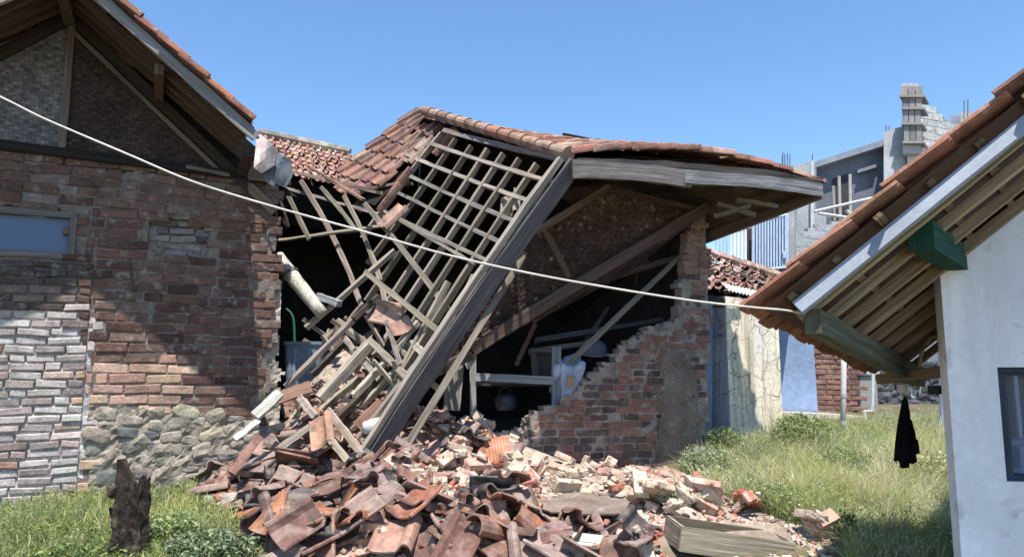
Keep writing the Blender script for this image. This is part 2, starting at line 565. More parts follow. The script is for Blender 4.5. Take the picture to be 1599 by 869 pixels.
# ------------------------------------------------------------------ ground
def make_ground():
    def axis(lo, hi, st, far):
        a = [lo]
        while a[-1] < hi: a.append(a[-1] + st)
        s = st
        while a[-1] < far: s *= 1.5; a.append(a[-1] + s)
        s = st
        while a[0] > -far: s *= 1.5; a.insert(0, a[0] - s)
        return a
    xs, ys = axis(-5.5, 5.5, .08, 700), axis(2.6, 13, .08, 700)
    nx, ny = len(xs), len(ys)
    vs = [(x, y, ground_z(x, y)) for y in ys for x in xs]
    fs = [(j * nx + i, j * nx + i + 1, (j + 1) * nx + i + 1, (j + 1) * nx + i) for j in range(ny - 1) for i in range(nx - 1)]
    me = bpy.data.meshes.new('ground')
    me.from_pydata(vs, [], fs)
    a = me.attributes.new('heap', 'FLOAT', 'POINT')
    a.data.foreach_set('value', [min(1, max(0, (heap(x, y) - .035) * 14)) if abs(x) < 5 and y < 9 else 0 for y in ys for x in xs])
    me.polygons.foreach_set('use_smooth', [True] * len(fs))
    me.materials.append(MT['soil'])
    o = bpy.data.objects.new('ground', me); COL.objects.link(o); o['kind'] = 'structure'
make_ground()

WOODS = [(.215, .18, .142), (.26, .22, .172), (.31, .262, .205), (.18, .15, .12)]
DARKW = [(.055, .043, .036), (.07, .055, .045), (.09, .068, .052)]
PALEW = [(.40, .345, .27), (.46, .40, .32), (.36, .31, .25), (.33, .285, .23)]
TILES = [(.30, .13, .085), (.25, .105, .07), (.34, .17, .11), (.22, .11, .085), (.36, .20, .145)]

def woven(mb, keep, O, U, V_, N, su, sv, cell, tint, raised=.006):
    """twill weave of split bamboo, every strand crossing a small raised pad"""
    nu, nv = int(su / cell), int(sv / cell)
    for i in range(nu):
        for j in range(nv):
            c = O + U * ((i + .5) * cell) + V_ * ((j + .5) * cell)
            if not keep(c): continue
            hor = ((i + 2 * j) % 4) < 2 if (j // 2) % 2 else ((i + 2 * j + 1) % 4) < 2
            a, b = (.56, .46) if hor else (.46, .56)
            k = rng.uniform(.7, 1.25) * (1.12 if hor else .86)
            t = tuple(x * k for x in (tint(c) if callable(tint) else tint))
            h = N * (raised * (1 if hor else .55))
            tl = N * rng.uniform(-.002, .002)
            vs = [c - U * cell * a - V_ * cell * b + h * .2, c + U * cell * a - V_ * cell * b + h * .2, c + U * cell * a + V_ * cell * b + h * .2, c - U * cell * a + V_ * cell * b + h * .2,
                  c - U * cell * a * .7 - V_ * cell * b * .7 + h + tl, c + U * cell * a * .7 - V_ * cell * b * .7 + h - tl, c + U * cell * a * .7 + V_ * cell * b * .7 + h + tl, c - U * cell * a * .7 + V_ * cell * b * .7 + h]
            mb.add(vs, [(4, 5, 6, 7), (0, 1, 5, 4), (1, 2, 6, 5), (2, 3, 7, 6), (3, 0, 4, 7)], t)

# ------------------------------------------------------------------ left brick house
LO = Vector((-4.1, 6.0, 0.0))
LU = Vector((.906, .423, 0)).normalized()
LN = Vector((LU.y, -LU.x, 0))
def lw(s, z, d=0.0):
    return LO + LU * s + Z * z + LN * d
def lpix(px, py, d=0.0):
    p = onplane(px, py, LO + LN * d, LN)
    return (p - LO).dot(LU), p.z
left = thing('brick_house', 'old brick house with a woven bamboo gable and a small blue window', 'house', lw(.5, .5))
S_END = lpix(424, 480)[0]
S_SEAM = lpix(135, 560)[0]
Z_TOP = lpix(60, 236)[1]
Z_TOP_R = lpix(400, 283)[1]
def ltop(s): return lerp(Z_TOP, Z_TOP_R, max(0, min(1, (s + .1) / 2.1)))
wx1, wz0 = lpix(116, 406); wx0, wz1 = lpix(-60, 327)[0], lpix(60, 327)[1]
def l_open(s, z):
    if wx0 < s < wx1 and wz0 < z < wz1: return False
    if z > ltop(s): return False
    edge = S_END + .05 * math.sin(z * 14) * (1 if z < 2.6 else .3) + .035 * nz((z, 0, 0), 9)
    return s < edge
stone_poly = [(138, 632), (200, 636), (270, 640), (330, 645), (400, 660), (470, 670), (470, 900), (138, 900)]
hole_poly = [(228, 352), (250, 340), (300, 344), (325, 358), (330, 392), (300, 405), (255, 402), (232, 385)]
def l_keepb(s, z):
    if not l_open(s, z): return False
    x, y = proj(lw(s, z))
    if inpoly(x, y + 4 * math.sin(x * .2), stone_poly): return False
    if inpoly(x, y, hole_poly): return False
    if s > S_END - .12 and nz((s, z, 0), 6, 9) > .25: return False
    return True
def l_col(s, z):  # sun and shadow on this wall are partly painted into the brick tints
    x, y = proj(lw(s, z))
    r = rng.random()
    if s < S_SEAM and y > 405:
        if y < 482 - 10 * nz((x, y, 0), .03):
            base = (.085, .07, .062) if r < .75 else (.2, .15, .125)
        else:
            base = (.44, .385, .355) if r < .5 else ((.36, .29, .26) if r < .82 else ((.21, .16, .145) if r < .93 else (.32, .15, .105)))
            k = nz((s, z, 0), 3, 4)
            base = tuple(lerp(b, w_, max(0, min(.7, k + .25))) for b, w_ in zip(base, (.56, .525, .50)))
        return vary(base, .12)
    if y < 330:
        base = (.155, .10, .078) if r < .5 else ((.13, .075, .06) if r < .8 else (.20, .155, .13))
    elif y > 560 and x < 300:  # paler bricks paint in the sunlit area below the gable's shadow
        base = (.50, .335, .245) if r < .6 else (.38, .24, .18)
    else:
        base = (.145, .083, .064) if r < .55 else ((.095, .053, .044) if r < .85 else (.17, .112, .088))  # darker bricks carry the shade under the gable roof
    return vary(base, .16)
ck1 = [(195, 262), (190, 285), (180, 312)]
ck2 = [(148, 330), (140, 420), (141, 640)]
ck3 = [(232, 345), (222, 440), (228, 500)]
ck4 = [(330, 392), (338, 430), (330, 480)]
cracks = [[lpix(*p) for p in c] for c in (ck1, ck2, ck3, ck4)]
def l_cut(z):
    out = []
    for c in cracks:
        for (sa, za), (sb, zb) in zip(c, c[1:]):
            if zb <= z <= za: out.append(sa + (sb - sa) * (z - za) / (zb - za + 1e-9) + .03 * math.sin(z * 60))
    return out
mb = MB()
def l_pier(s, z): return s < S_SEAM and z < wz0 + .02
brick_courses(mb, LO + LN * .012, LU, LN, -1.5, S_SEAM, .3, wz0 + .02, lambda s, z: l_pier(s - .1, z) and l_keepb(s, z), l_col, bl=.225, ch=.0695, sag=lambda s, z: .01 * math.sin(s * 2.1), rough=1.2, clip=lambda z: (-9, S_SEAM - .004))
brick_courses(mb, LO, LU, LN, -1.5, S_END + .05, .3, 3.5, lambda s, z: not l_pier(s + .1, z) and l_keepb(s, z), l_col, bl=.272, ch=.0875, joint=.013, clip=lambda z: ((S_SEAM + .006) if z < wz0 + .02 else -9, 9), sag=lambda s, z: .018 * math.sin(s * 2.1) + .01 * nz((s, z, 0), 2), cut=l_cut, rough=1.1)
def l_hole_keep(s, z):
    x, y = proj(lw(s, z)); return inpoly(x, y, hole_poly)
brick_courses(mb, LO - LN * .035, LU, LN, 0, S_END, 1.9, 3.1, l_hole_keep, lambda s, z: vary(rng.choice([(.2, .18, .17), (.26, .235, .21), (.12, .10, .09)]), .2), bl=.2, ch=.066, rough=2)
masked_slab(mb, LO, LU, LN, -1.5, S_END + .12, .2, 3.5, lambda s, z: l_open(s, z) and not (inpoly(*proj(lw(s, z)), hole_poly)), .045, .2, lambda s, z: (.50, .465, .435) if s < S_SEAM and proj(lw(s, z))[1] > 488 else (.205, .17, .145), 1, rough=.008)
hp2 = [(279 + (x - 279) * 1.3, 372 + (y - 372) * 1.5) for x, y in hole_poly]
masked_slab(mb, LO - LN * .05, LU, LN, 0, S_END, 1.9, 3.1, lambda s, z: inpoly(*proj(lw(s, z)), hp2), .045, .15, (.26, .235, .21), 1, rough=.012)
mb.build('brick_wall', [MT['brick'], MT['mortar']], left)
# rubble-stone footing
mb = MB()
def blob(mb, c, X, Y, N_, tint, seed, sub=2, rough=.25, mi=0):
    bm = bmesh.new()
    bmesh.ops.create_icosphere(bm, subdivisions=sub, radius=1)
    vs = []
    for v in bm.verts:
        p = v.co.copy()
        q = Vector([math.copysign(abs(a) ** .6, a) for a in p])
        q *= 1 + rough * 1.6 * nz(p, 1.1, seed) + rough * .6 * nz(p, 3.1, seed)
        vs.append(c + X * q.x + Y * q.y + N_ * q.z)
    fs = [tuple(v.index for v in f.verts) for f in bm.faces]
    bm.free()
    mb.add(vs, fs, tint, None, mi)
placed = []
for _ in range(2600):
    x, y = rng.uniform(136, 440), rng.uniform(636, 752)
    if not inpoly(x, y, stone_poly): continue
    s, z = lpix(x, y)
    r = rng.uniform(.04, .088) if len(placed) < 70 else rng.uniform(.02, .045)
    if any(((s - a) / 1.25) ** 2 + ((z - b) / .8) ** 2 < ((r + q) * 1.0) ** 2 for a, b, q in placed): continue
    placed.append((s, z, r))
    t = vary(rng.choice([(.30, .265, .22), (.25, .225, .195), (.33, .29, .235), (.34, .30, .23), (.14, .14, .145)]), .15)
    an = rng.uniform(-.35, .35)
    X = (LU * math.cos(an) + Z * math.sin(an)); Y_ = (Z * math.cos(an) - LU * math.sin(an))
    blob(mb, lw(s, z, .0), X * r * rng.uniform(1.1, 1.5), Y_ * r * rng.uniform(.65, .9), LN * r * rng.uniform(.3, .5), t, rng.uniform(0, 90), 2, .26)
masked_slab(mb, LO + LN * .012, LU, LN, S_SEAM, S_END + .1, .2, 1.5, lambda s, z: inpoly(*[q + 3 * math.sin(s * 30) for q in proj(lw(s, z))], stone_poly), .04, .1, (.30, .26, .21), 1, rough=.022)
mb.build('stone_footing', [MT['stone'], MT['mortar']], left)
# window
win_bm = MB()
fw = .055
wc = ((wx0 + wx1) / 2, (wz0 + wz1) / 2)
for (a, b) in (((wx0, wz1 - fw / 2), (wx1, wz1 - fw / 2)), ((wx0, wz0 + fw / 2), (wx1, wz0 + fw / 2)), ((wx1 - fw / 2, wz0 + fw), (wx1 - fw / 2, wz1 - fw)), ((wx0 + fw / 2, wz0 + fw), (wx0 + fw / 2, wz1 - fw))):
    win_bm.beam(lw(a[0], a[1], -.01), lw(b[0], b[1], -.01), fw, .07, LN, (.16, .145, .13), seg=3, jit=.002)
window = win_bm.build('window', MT['wood'], left)
m = MB(); m.box(lw(*wc, -.045), LU * ((wx1 - wx0) / 2 - fw), LN * .004, Z * ((wz1 - wz0) / 2 - fw))
m.build('pane', MT['film'], window)
# gable: verge line in front of the wall
C1 = at(404, 214, 6.03)
VS = Vector((-.906, -.423, .80))
TAP = 1.50
def verge(t, back=0.0, up=0.0): return C1 + VS * t - LN * back + Z * up
APX = verge(TAP)
VS2 = Vector((-.906, -.423, -.80))
def verge2(t, back=0.0, up=0.0): return APX + VS2 * t - LN * back + Z * up
OH = (C1 - LO).dot(LN)
# woven gable panels
s_post = lpix(104, 150)[0]
def gtop(s):
    t = ((APX - LO).dot(LU) - s)
    return APX.z - abs(t) * .883 - .13
mb = MB()
woven(mb, lambda c: c.z < gtop((c - LO).dot(LU)) and (c - LO).dot(LU) < s_post, lw(-1.5, Z_TOP, .0), LU, Z, LN, s_post + 1.5, 1.9, .032, (.19, .18, .175))
mb.build('woven_panel', MT['weave'], left)['label'] = 'pale greyed woven bamboo gable panel'
mb = MB()
woven(mb, lambda c: c.z < gtop((c - LO).dot(LU)), lw(s_post, Z_TOP_R - .05, .0), LU, Z, LN, S_END + .1 - s_post, 1.9, .032, (.06, .043, .037))
mb.build('woven_panel', MT['weave'], left)['label'] = 'dark brown woven bamboo gable panel'
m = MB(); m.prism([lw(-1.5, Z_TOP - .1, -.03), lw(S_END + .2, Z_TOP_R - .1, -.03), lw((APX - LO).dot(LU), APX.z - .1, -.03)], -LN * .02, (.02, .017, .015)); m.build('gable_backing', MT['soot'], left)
for sg_ in (1, -1):
    s_a = (APX - LO).dot(LU)
    timber('edge_rafter', lw(s_a, gtop(s_a) + .02, .03), lw(s_a + sg_ * 1.75, gtop(s_a + sg_ * 1.75) + .02, .03), .05, .09, Z, (.05, .038, .03), left)
timber('king_post', lw(s_post, Z_TOP, .03), lw(s_post, gtop(s_post), .03), .06, .05, LN, (.17, .14, .12), left)
timber('wall_plate', lw(-1.5, ltop(-1.5) + .04, .02), lw(S_END + .12, Z_TOP_R + .02, .02), .075, .09, LN, (.025, .02, .018), left)
timber('brace', lw(lpix(112, 50)[0], lpix(112, 50)[1], .035), lw(lpix(345, 272)[0], lpix(345, 272)[1], .035), .035, .02, LN, (.17, .14, .115), left, jit=.002)
timber('brace', lw(lpix(290, 262)[0], lpix(290, 262)[1], .06), lw(lpix(358, 276)[0], lpix(358, 276)[1], .06), .03, .02, LN, (.2, .17, .14), left)
timber('brace', lw(lpix(0, 75)[0], lpix(0, 75)[1], .03), lw(lpix(66, 55)[0], lpix(66, 55)[1], .03), .03, .02, LN, (.2, .17, .14), left)
# roof: tiles, boards, rafters, battens
mb = MB()
tile_patch(mb, verge(TAP, 3.3, .06), verge(TAP, -.04, .06), verge(.12, 3.3, .06), verge(.12, -.04, .06), 16, 8, [(.30, .13, .08), (.26, .11, .072), (.22, .095, .068)])
tile_patch(mb, verge2(0, -.04, .06), verge2(0, 3.3, .06), verge2(1.5, -.04, .06), verge2(1.5, 3.3, .06), 16, 8, TILES)
mb.tube([verge(TAP, 3.3, .09), verge(TAP, -.05, .09)], .09, 10, (.34, .15, .09))
lroof = mb.build('roof', MT['tile'], left)
def board(name, p, q, w, t, up, tint, par, **k): return timber(name, p, q, w, t, up, tint, par, **k)
nv = LU.cross(VS.normalized()).normalized()
board('verge_board', verge(.02, .015, -.02), verge(TAP, .015, -.02), .03, .085, Z, (.21, .205, .195), left, seg=10, jit=.006)
board('verge_board', verge(.05, .05, .03), verge(TAP, .05, .035), .03, .06, Z, (.085, .085, .082), left, seg=10, jit=.008)
board('verge_board', verge2(1.5, .015, -.035), verge2(0, .015, -.035), .03, .17, Z, (.30, .27, .24), left, seg=8)
for b in (.24, .44, .62):
    board('rafter', verge(-.02, b, -.06), verge(TAP, b, -.06), .045, .06, Z, (.10, .068, .048), left, jit=.006)
    board('rafter', verge2(1.5, b, -.06), verge2(0, b, -.06), .045, .06, Z, (.10, .068, .048), left, jit=.006)
for k in range(7):
    t = .1 + k * .22
    board('batten', verge(t, .03, -.012), verge(t, 3.2, -.012), .035, .025, Z, (.12, .075, .05), left, jit=.003)
    board('batten', verge2(TAP - t, .03, -.012), verge2(TAP - t, 3.2, -.012), .035, .025, Z, (.12, .075, .05), left, jit=.003)
board('purlin', verge(.78, .1, -.13), verge(.78, 1.2, -.13), .07, .09, Z, (.12, .085, .06), left)
board('purlin', verge(.05, .1, -.14), verge(.05, 1.2, -.14), .08, .10, Z, (.06, .045, .038), left)
board('ridge_beam', verge(TAP, .1, -.14), verge(TAP, 3.0, -.14), .08, .12, Z, (.10, .075, .06), left)
# side and back of the house
m = MB()
P0 = lw(S_END, 0); BK = -LN * 3.2
for a in (0.0,):
    m.prism([lw(S_END - .2, .3, -.2), lw(S_END, .3, -.2), lw(S_END, 3.1, -.2), lw(S_END - .2, 3.1, -.2)], BK, (.2, .15, .12))
    m.prism([lw(-1.5, .3, -3.2), lw(S_END - .2, .3, -3.2), lw(S_END - .2, 3.1, -3.2), lw(-1.5, 3.1, -3.2)], -LN * .2, (.2, .15, .12))
m.build('rear_wall', MT['mortar'], left)
# plastered pier at the broken corner
mb = MB()
def pier_keep(s, z):
    w = S_END + .085 + .035 * nz((z, 0, 3), 8) + .02 * nz((z, s, 3), 25) + (.035 if z < 1.55 else 0)
    return s < w and z < 2.45 + .1 * nz((s, 0, 0), 9)
masked_slab(mb, LO - LN * .06, LU, LN, S_END - .06, S_END + .25, .6, 2.6, pier_keep, .03, .18, (.42, .365, .30), 0, rough=.016)
mb.build('broken_pier', MT['mortar'], left)

# ------------------------------------------------------------------ middle house: walls still standing
MO = at(740, 700, 6.85); MO.z = 0
ME = at(1095, 700, 7.65); ME.z = 0
MU = (ME - MO).normalized(); MN = Vector((MU.y, -MU.x, 0))
def mw(s, z, d=0.0): return MO + MU * s + Z * z + MN * d
def mpix(px, py, d=0.0):
    p = onplane(px, py, MO + MN * d, MN); return (p - MO).dot(MU), p.z
mid = thing('collapsed_house', 'collapsed brick house with a broken front wall and sagging tiled roof', 'house', mw(1.2, .7))
S_R = (ME - MO).length
mpoly = [(735, 800), (735, 690), (775, 684), (818, 668), (850, 640), (873, 632), (880, 618), (905, 607), (925, 585), (948, 572), (958, 552), (985, 532), (1008, 512), (1030, 507), (1058, 497), (1064, 470), (1066, 432), (1074, 395), (1078, 350), (1082, 325), (1112, 325), (1114, 420), (1094, 800)]
mpoly2 = [(820, 800), (826, 664), (856, 640), (880, 624), (905, 610), (928, 588), (950, 576), (962, 556), (990, 536), (1010, 516), (1034, 512), (1064, 500), (1070, 470), (1071, 432), (1078, 395), (1082, 350), (1084, 328), (1110, 328), (1108, 420), (1086, 800)]
rpoly = [(1032, 560), (1040, 540), (1060, 545), (1080, 550), (1085, 600), (1090, 680), (1085, 740), (1020, 740), (1022, 690), (1030, 650), (1028, 600)]
def m_keepb(s, z):
    x, y = proj(mw(s, z)); x += 5 * nz((s, z, 0), 9)
    if not inpoly(x, y, mpoly2) or (y > 480 and not inpoly(x - 5, y - 5, mpoly2)): return False
    return not inpoly(x + 6 * nz((s, z, 2), 5), y, rpoly)
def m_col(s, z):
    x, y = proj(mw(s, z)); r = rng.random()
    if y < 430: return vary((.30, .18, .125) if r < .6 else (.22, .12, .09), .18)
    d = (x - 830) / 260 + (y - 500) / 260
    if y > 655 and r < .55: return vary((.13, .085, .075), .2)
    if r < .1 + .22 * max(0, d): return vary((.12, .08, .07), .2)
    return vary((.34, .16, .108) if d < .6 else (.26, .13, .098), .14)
mb = MB()
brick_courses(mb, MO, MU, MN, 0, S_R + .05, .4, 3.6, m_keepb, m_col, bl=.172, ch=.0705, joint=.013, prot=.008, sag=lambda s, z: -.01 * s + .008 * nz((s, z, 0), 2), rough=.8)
masked_slab(mb, MO, MU, MN, -.05, S_R + .15, .3, 3.6, lambda s, z: inpoly(*[a + 6 * nz((s, z, 4), 8) for a in proj(mw(s, z))], mpoly), .045, .14, (.30, .255, .215), 1, rough=.012)
# cement render patch
mb2 = MB()
masked_slab(mb2, MO + MN * .012, MU, MN, 1.5, S_R + .1, .3, 2.2, lambda s, z: inpoly(*[a + 9 * nz((s, z, k), 6) for k, a in enumerate(proj(mw(s, z)))], rpoly), .035, .03, (.2, .155, .125), 0, rough=.008)
# rough bricks set free along the broken edge
edge = mpoly[2:15]
for (a, b) in zip(edge, edge[1:]):
    n = max(1, int(math.hypot(b[0] - a[0], b[1] - a[1]) / 9))
    for k in range(n):
        x, y = lerp(a[0], b[0], (k + rng.random()) / n), lerp(a[1], b[1], (k + rng.random()) / n)
        s, z = mpix(x, y)
        r = rng.uniform(.02, .05)
        blob(mb, mw(s, z - .01, rng.uniform(-.13, 0)), MU * r * 1.3, Z * r * .7, MN * r, vary((.33, .28, .24), .2), rng.uniform(0, 99), 1, .5, 1)
mwall = mb.build('brick_wall', [MT['brick'], MT['mortar']], mid)
mb2.build('render_patch', MT['render'], mwall)
# dark room behind
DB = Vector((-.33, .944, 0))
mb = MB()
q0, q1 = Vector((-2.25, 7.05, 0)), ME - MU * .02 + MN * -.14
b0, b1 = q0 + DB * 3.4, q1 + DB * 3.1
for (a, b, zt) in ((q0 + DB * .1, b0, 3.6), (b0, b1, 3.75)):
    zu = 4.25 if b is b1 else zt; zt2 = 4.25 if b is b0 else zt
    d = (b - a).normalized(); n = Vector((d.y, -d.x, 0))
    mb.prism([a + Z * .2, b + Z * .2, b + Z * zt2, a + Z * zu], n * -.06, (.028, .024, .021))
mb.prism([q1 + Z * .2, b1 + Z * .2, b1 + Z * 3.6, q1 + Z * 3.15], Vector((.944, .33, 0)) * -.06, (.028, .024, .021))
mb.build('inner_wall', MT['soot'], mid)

# roof key points
A = at(888, 250, 6.2); R = at(662, 180, 8.6); F = at(574, 716, 6.2); B = at(1286, 292, 7.05)
RN = (F - A).cross(R - A).normalized()
if RN.y > 0: RN = -RN
def onroof(px, py, d=0.0): return onplane(px, py, A + RN * d, RN)
# right-hand slope, still tiled
GD = (R - A)
B2 = at(1000, 404, 8.5)
mb = MB()
sg = lambda u, v: Vector((0, 0, .16 * math.sin(math.pi * v) * 1.0))
tile_patch(mb, R + Z * .05, A + Z * .05, B2 + Z * .07, B + Z * .05, 14, 13, [(.30, .18, .13), (.27, .13, .09), (.24, .11, .08), (.33, .225, .17)], jit=.014, sagf=sg)
for k in range(13):
    p, q = lerp(A, R, k / 13) + Z * .055, lerp(A, R, (k + 1.12) / 13) + Z * .055
    if proj(p)[0] < 690: pass
    mb.tube([p, q], .066, 14, vary(rng.choice([(.34, .21, .15), (.32, .16, .11), (.38, .27, .21)]), .2), r2=.05)
mroof = mb.build('roof', MT['tile'], mid)
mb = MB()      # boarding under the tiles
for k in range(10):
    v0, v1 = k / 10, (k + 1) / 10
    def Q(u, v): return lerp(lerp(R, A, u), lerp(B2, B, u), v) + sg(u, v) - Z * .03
    mb.add([Q(0, v0), Q(.99, v0), Q(.99, v1), Q(0, v1)], [(0, 1, 2, 3)], (.02, .017, .014) if k < 6 else (.075, .055, .038))  # room shade put into the near-black inner strips, outer ones brown
_e = Vector((-.4, 2.4, -1.0))  # unseen flaps behind the roof, added to keep sun and sky out
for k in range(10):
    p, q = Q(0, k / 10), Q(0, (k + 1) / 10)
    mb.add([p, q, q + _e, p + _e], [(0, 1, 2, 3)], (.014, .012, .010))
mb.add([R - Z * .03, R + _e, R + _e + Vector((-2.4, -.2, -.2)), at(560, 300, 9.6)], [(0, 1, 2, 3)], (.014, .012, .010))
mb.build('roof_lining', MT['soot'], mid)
D2 = (A - R).normalized()
def slope(v, back=0.0, dz=0.0): return lerp(A, B, v) + sg(0, v) - D2 * back + Z * dz
f1 = [at(893, 264, 6.17), at(1078, 280, 6.6)]
f2 = [at(1068, 277, 6.56), at(1283, 297, 7.03)]
timber('fascia_board', f1[0], f1[1], .035, .155, Z, (.155, .14, .13), mid, seg=10, jit=.006, bow=.02)
timber('fascia_board', f2[0], f2[1], .03, .12, Z, (.20, .20, .205), mid, seg=10, jit=.006, bow=.025)
timber('fascia_board', at(900, 254, 6.23), at(1284, 285, 7.07), .03, .075, Z, (.055, .048, .045), mid, seg=12, jit=.008, bow=.045)
timber('eave_beam', B + Vector((-.02, .02, -.06)), B2 + Z * -.06, .06, .10, Z, (.12, .09, .06), mid)
for v, c in ((.15, 0), (.32, 0), (.5, 0), (.66, 1), (.78, 1), (.9, 1)):
    timber('rafter', slope(v, .12, -.08) , slope(v, .12, -.08) - D2 * 2.2 + Z * -.06 , .05, .06, Z, [(.05, .04, .03), (.2, .15, .1)][c], mid)
for k, back in enumerate((.25, .5, .75, 1.0)):
    timber('batten', slope(.62, back, -.10), slope(.97, back, -.07), .045, .03, Z, (.24, .18, .12), mid)
# strut cluster beside the pier
for a, b in (((1120, 318), (1180, 336)), ((1115, 338), (1172, 322)), ((1150, 312), (1215, 322))):
    timber('brace', at(*a, 7.05), at(*b, 7.0), .045, .035, Z, (.2, .155, .105), mid)
timber('corner_post', at(1072, 330, 7.82), at(1070, 470, 7.82), .09, .09, Z, (.03, .026, .023), mid)
# tilted woven gable and its frame
pa, pb, pc, pd = at(836, 362, 6.75), at(945, 293, 7.15), at(1098, 322, 7.6), at(715, 560, 6.85)
pn = (pb - pd).cross(pc - pd).normalized()
if pn.y > 0: pn = -pn
def onp(px, py, d=0.0): return onplane(px, py, pd + pn * d, pn)
ppoly = [(790, 420), (840, 358), (945, 293), (1010, 300), (1090, 324), (1086, 345), (980, 425), (880, 480), (725, 552), (690, 560)]
pu = (onp(1098, 322) - onp(715, 560)).normalized(); pv = pn.cross(pu).normalized()
if pv.z < 0: pv = -pv
mb = MB()
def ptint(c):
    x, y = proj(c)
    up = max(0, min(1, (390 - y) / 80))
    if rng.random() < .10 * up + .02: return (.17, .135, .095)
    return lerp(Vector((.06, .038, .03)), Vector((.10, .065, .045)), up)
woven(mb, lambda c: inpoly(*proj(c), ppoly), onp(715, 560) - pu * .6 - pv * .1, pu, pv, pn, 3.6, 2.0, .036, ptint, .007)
mb.build('woven_panel', MT['weave'], mid)
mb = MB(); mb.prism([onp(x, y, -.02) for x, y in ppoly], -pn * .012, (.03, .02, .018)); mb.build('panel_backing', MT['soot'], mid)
timber('tie_beam', onp(1104, 322, .05), onp(735, 545, .05), .11, .08, pn, (.105, .075, .06), mid, seg=8, jit=.006, bow=-.03)
timber('panel_frame', onp(836, 362, .03), onp(950, 291, .03), .06, .05, pn, (.17, .125, .085), mid)
timber('panel_frame', onp(945, 293, .03), onp(1085, 326, .03), .05, .05, pn, (.10, .07, .05), mid)
timber('panel_frame', onp(850, 358, .03), onp(888, 432, .03), .055, .04, pn, (.13, .085, .06), mid)
timber('panel_frame', onp(735, 552, .03), onp(640, 600, .03), .09, .07, pn, (.10, .075, .065), mid)

# ------------------------------------------------------------------ collapsed left slope: bare lattice with some tiles left on it
cr = thing('collapsed_roof', 'fallen roof frame of bare rafters and battens leaning from the ridge onto the rubble', 'roof frame', onroof(600, 640))
vb = MB()
vb.beam(A + RN * -.05 + Vector((.03, 0, .0)), F + RN * -.05, .045, .145, RN, (.115, .11, .116), seg=14, jit=.006, bow=.04)
vb.build('verge_board', MT['wood'], cr)
vb = MB()
vb.beam(A + RN * .03 - Vector((.05, 0, .0)), F + RN * .03 - Vector((.05, 0, 0)), .05, .05, RN, (.33, .29, .24), seg=12, jit=.006, bow=.03)
vb.build('edge_rafter', MT['wood'], cr)
# rafters (run down the slope) and battens (run along it), pixel pairs taken on the roof plane
RAF = [((862, 268), (585, 690)), ((838, 256), (630, 580)), ((811, 248), (640, 512)), ((786, 240), (612, 505)), ((762, 233), (590, 495)), ((736, 228), (572, 470)), ((712, 216), (574, 412)), ((690, 208), (566, 372)), ((662, 205), (560, 330)),
       ((640, 225), (548, 330))]
for i, (a, b) in enumerate(RAF):
    timber('rafter', onroof(*a, -.03), onroof(*b, -.03), .038, .055, RN, vary(rng.choice(WOODS[:3]), .12), cr, seg=8, bow=rng.uniform(-.02, .02), jit=.003)
for a, b, w, bw in (((692, 203), (884, 249), .05, .03), ((672, 224), (862, 284), .04, .03), ((634, 241), (840, 318), .038, .05), ((638, 274), (817, 350), .038, .05), ((617, 298), (795, 384), .036, .05), ((600, 330), (775, 414), .036, .03), ((625, 345), (742, 412), .03, .0)):
    timber('batten', onroof(*a, .015), onroof(*b, .015), w, .026, RN, vary(rng.choice([(.24, .215, .18), (.21, .19, .165), (.28, .25, .215)]), .12), cr, seg=12, bow=-bw, jit=.004)
# the lower ends of the rafters, broken and out of line
for a, b, w, d in (((742, 430), (690, 540), .05, -.02), ((700, 440), (620, 590), .04, -.02), ((718, 500), (566, 700), .045, -.03), ((690, 520), (548, 700), .05, -.02), ((735, 452), (600, 650), .05, -.07), ((633, 565), (548, 650), .05, -.04)):
    timber('rafter', onroof(*a, d), onroof(*b, d), w, .05, RN, vary(rng.choice(WOODS[1:3] + PALEW[3:]), .15), cr, seg=6, jit=.005)
timber('end_board', onroof(522, 733, .02), onroof(578, 705, .03), .05, .10, RN, (.22, .185, .15), cr)
# tiles that still cling to the far end of the slope
mb = MB()
P_ = lambda x, y: onroof(x, y, .05)
T00, T10, T01, T11 = P_(548, 240), P_(672, 178), P_(500, 330), P_(596, 322)
def smask(u, v): return True
c00, c10, c01, c11 = at(652, 171, 9.3), at(695, 196, 8.4), at(508, 286, 9.5), at(602, 318, 8.0)
tile_patch(mb, c00, c10, c01, c11, 6, 6, [(.31, .185, .14), (.28, .15, .11), (.25, .135, .105), (.35, .235, .185), (.2, .12, .1)], mask=lambda u, v: not (u > .8 and v > .5) and not (u > .62 and v > .82), jit=.014, lift=.035)
mb.build('tile_field', MT['tile'], cr)
mb = MB(); mb.add([c00 - Z * .06, c10 - Z * .06, lerp(c01, c11, .85) - Z * .06, c01 - Z * .06], [(0, 1, 2, 3)], (.02, .017, .015)); mb.build('tile_blackout', MT['soot'], cr)  # dark sheet added under the tiles to shut out light
mb = MB()
c00, c10, c01, c11 = at(405, 214, 10.6), at(545, 244, 10.6), at(428, 272, 9.2), at(560, 296, 9.0)
tile_patch(mb, c00, c10, c01, c11, 13, 8, [(.42, .26, .19), (.38, .20, .14), (.34, .19, .15), (.48, .32, .25)], jit=.016, lift=.03)
for k in range(9):
    p, q = lerp(c00, c10, k / 9) + Z * .06, lerp(c00, c10, (k + 1.1) / 9) + Z * .06
    mb.tube([p, q], .08, 8, vary((.26, .23, .19), .25), r2=.065)
rear = mb.build('tile_field', MT['tile'], cr)
mb = MB(); mb.add([c00 - Z * .05, c10 - Z * .05, c11 - Z * .05, c01 - Z * .05, c11 - Z * .55 + Vector((0, .3, 0)), c01 - Z * .55 + Vector((-.1, .3, 0))], [(0, 1, 2, 3), (3, 2, 4, 5)], (.02, .017, .015)); mb.build('tile_blackout', MT['soot'], cr)  # added dark sheet with a drop that closes off the sky
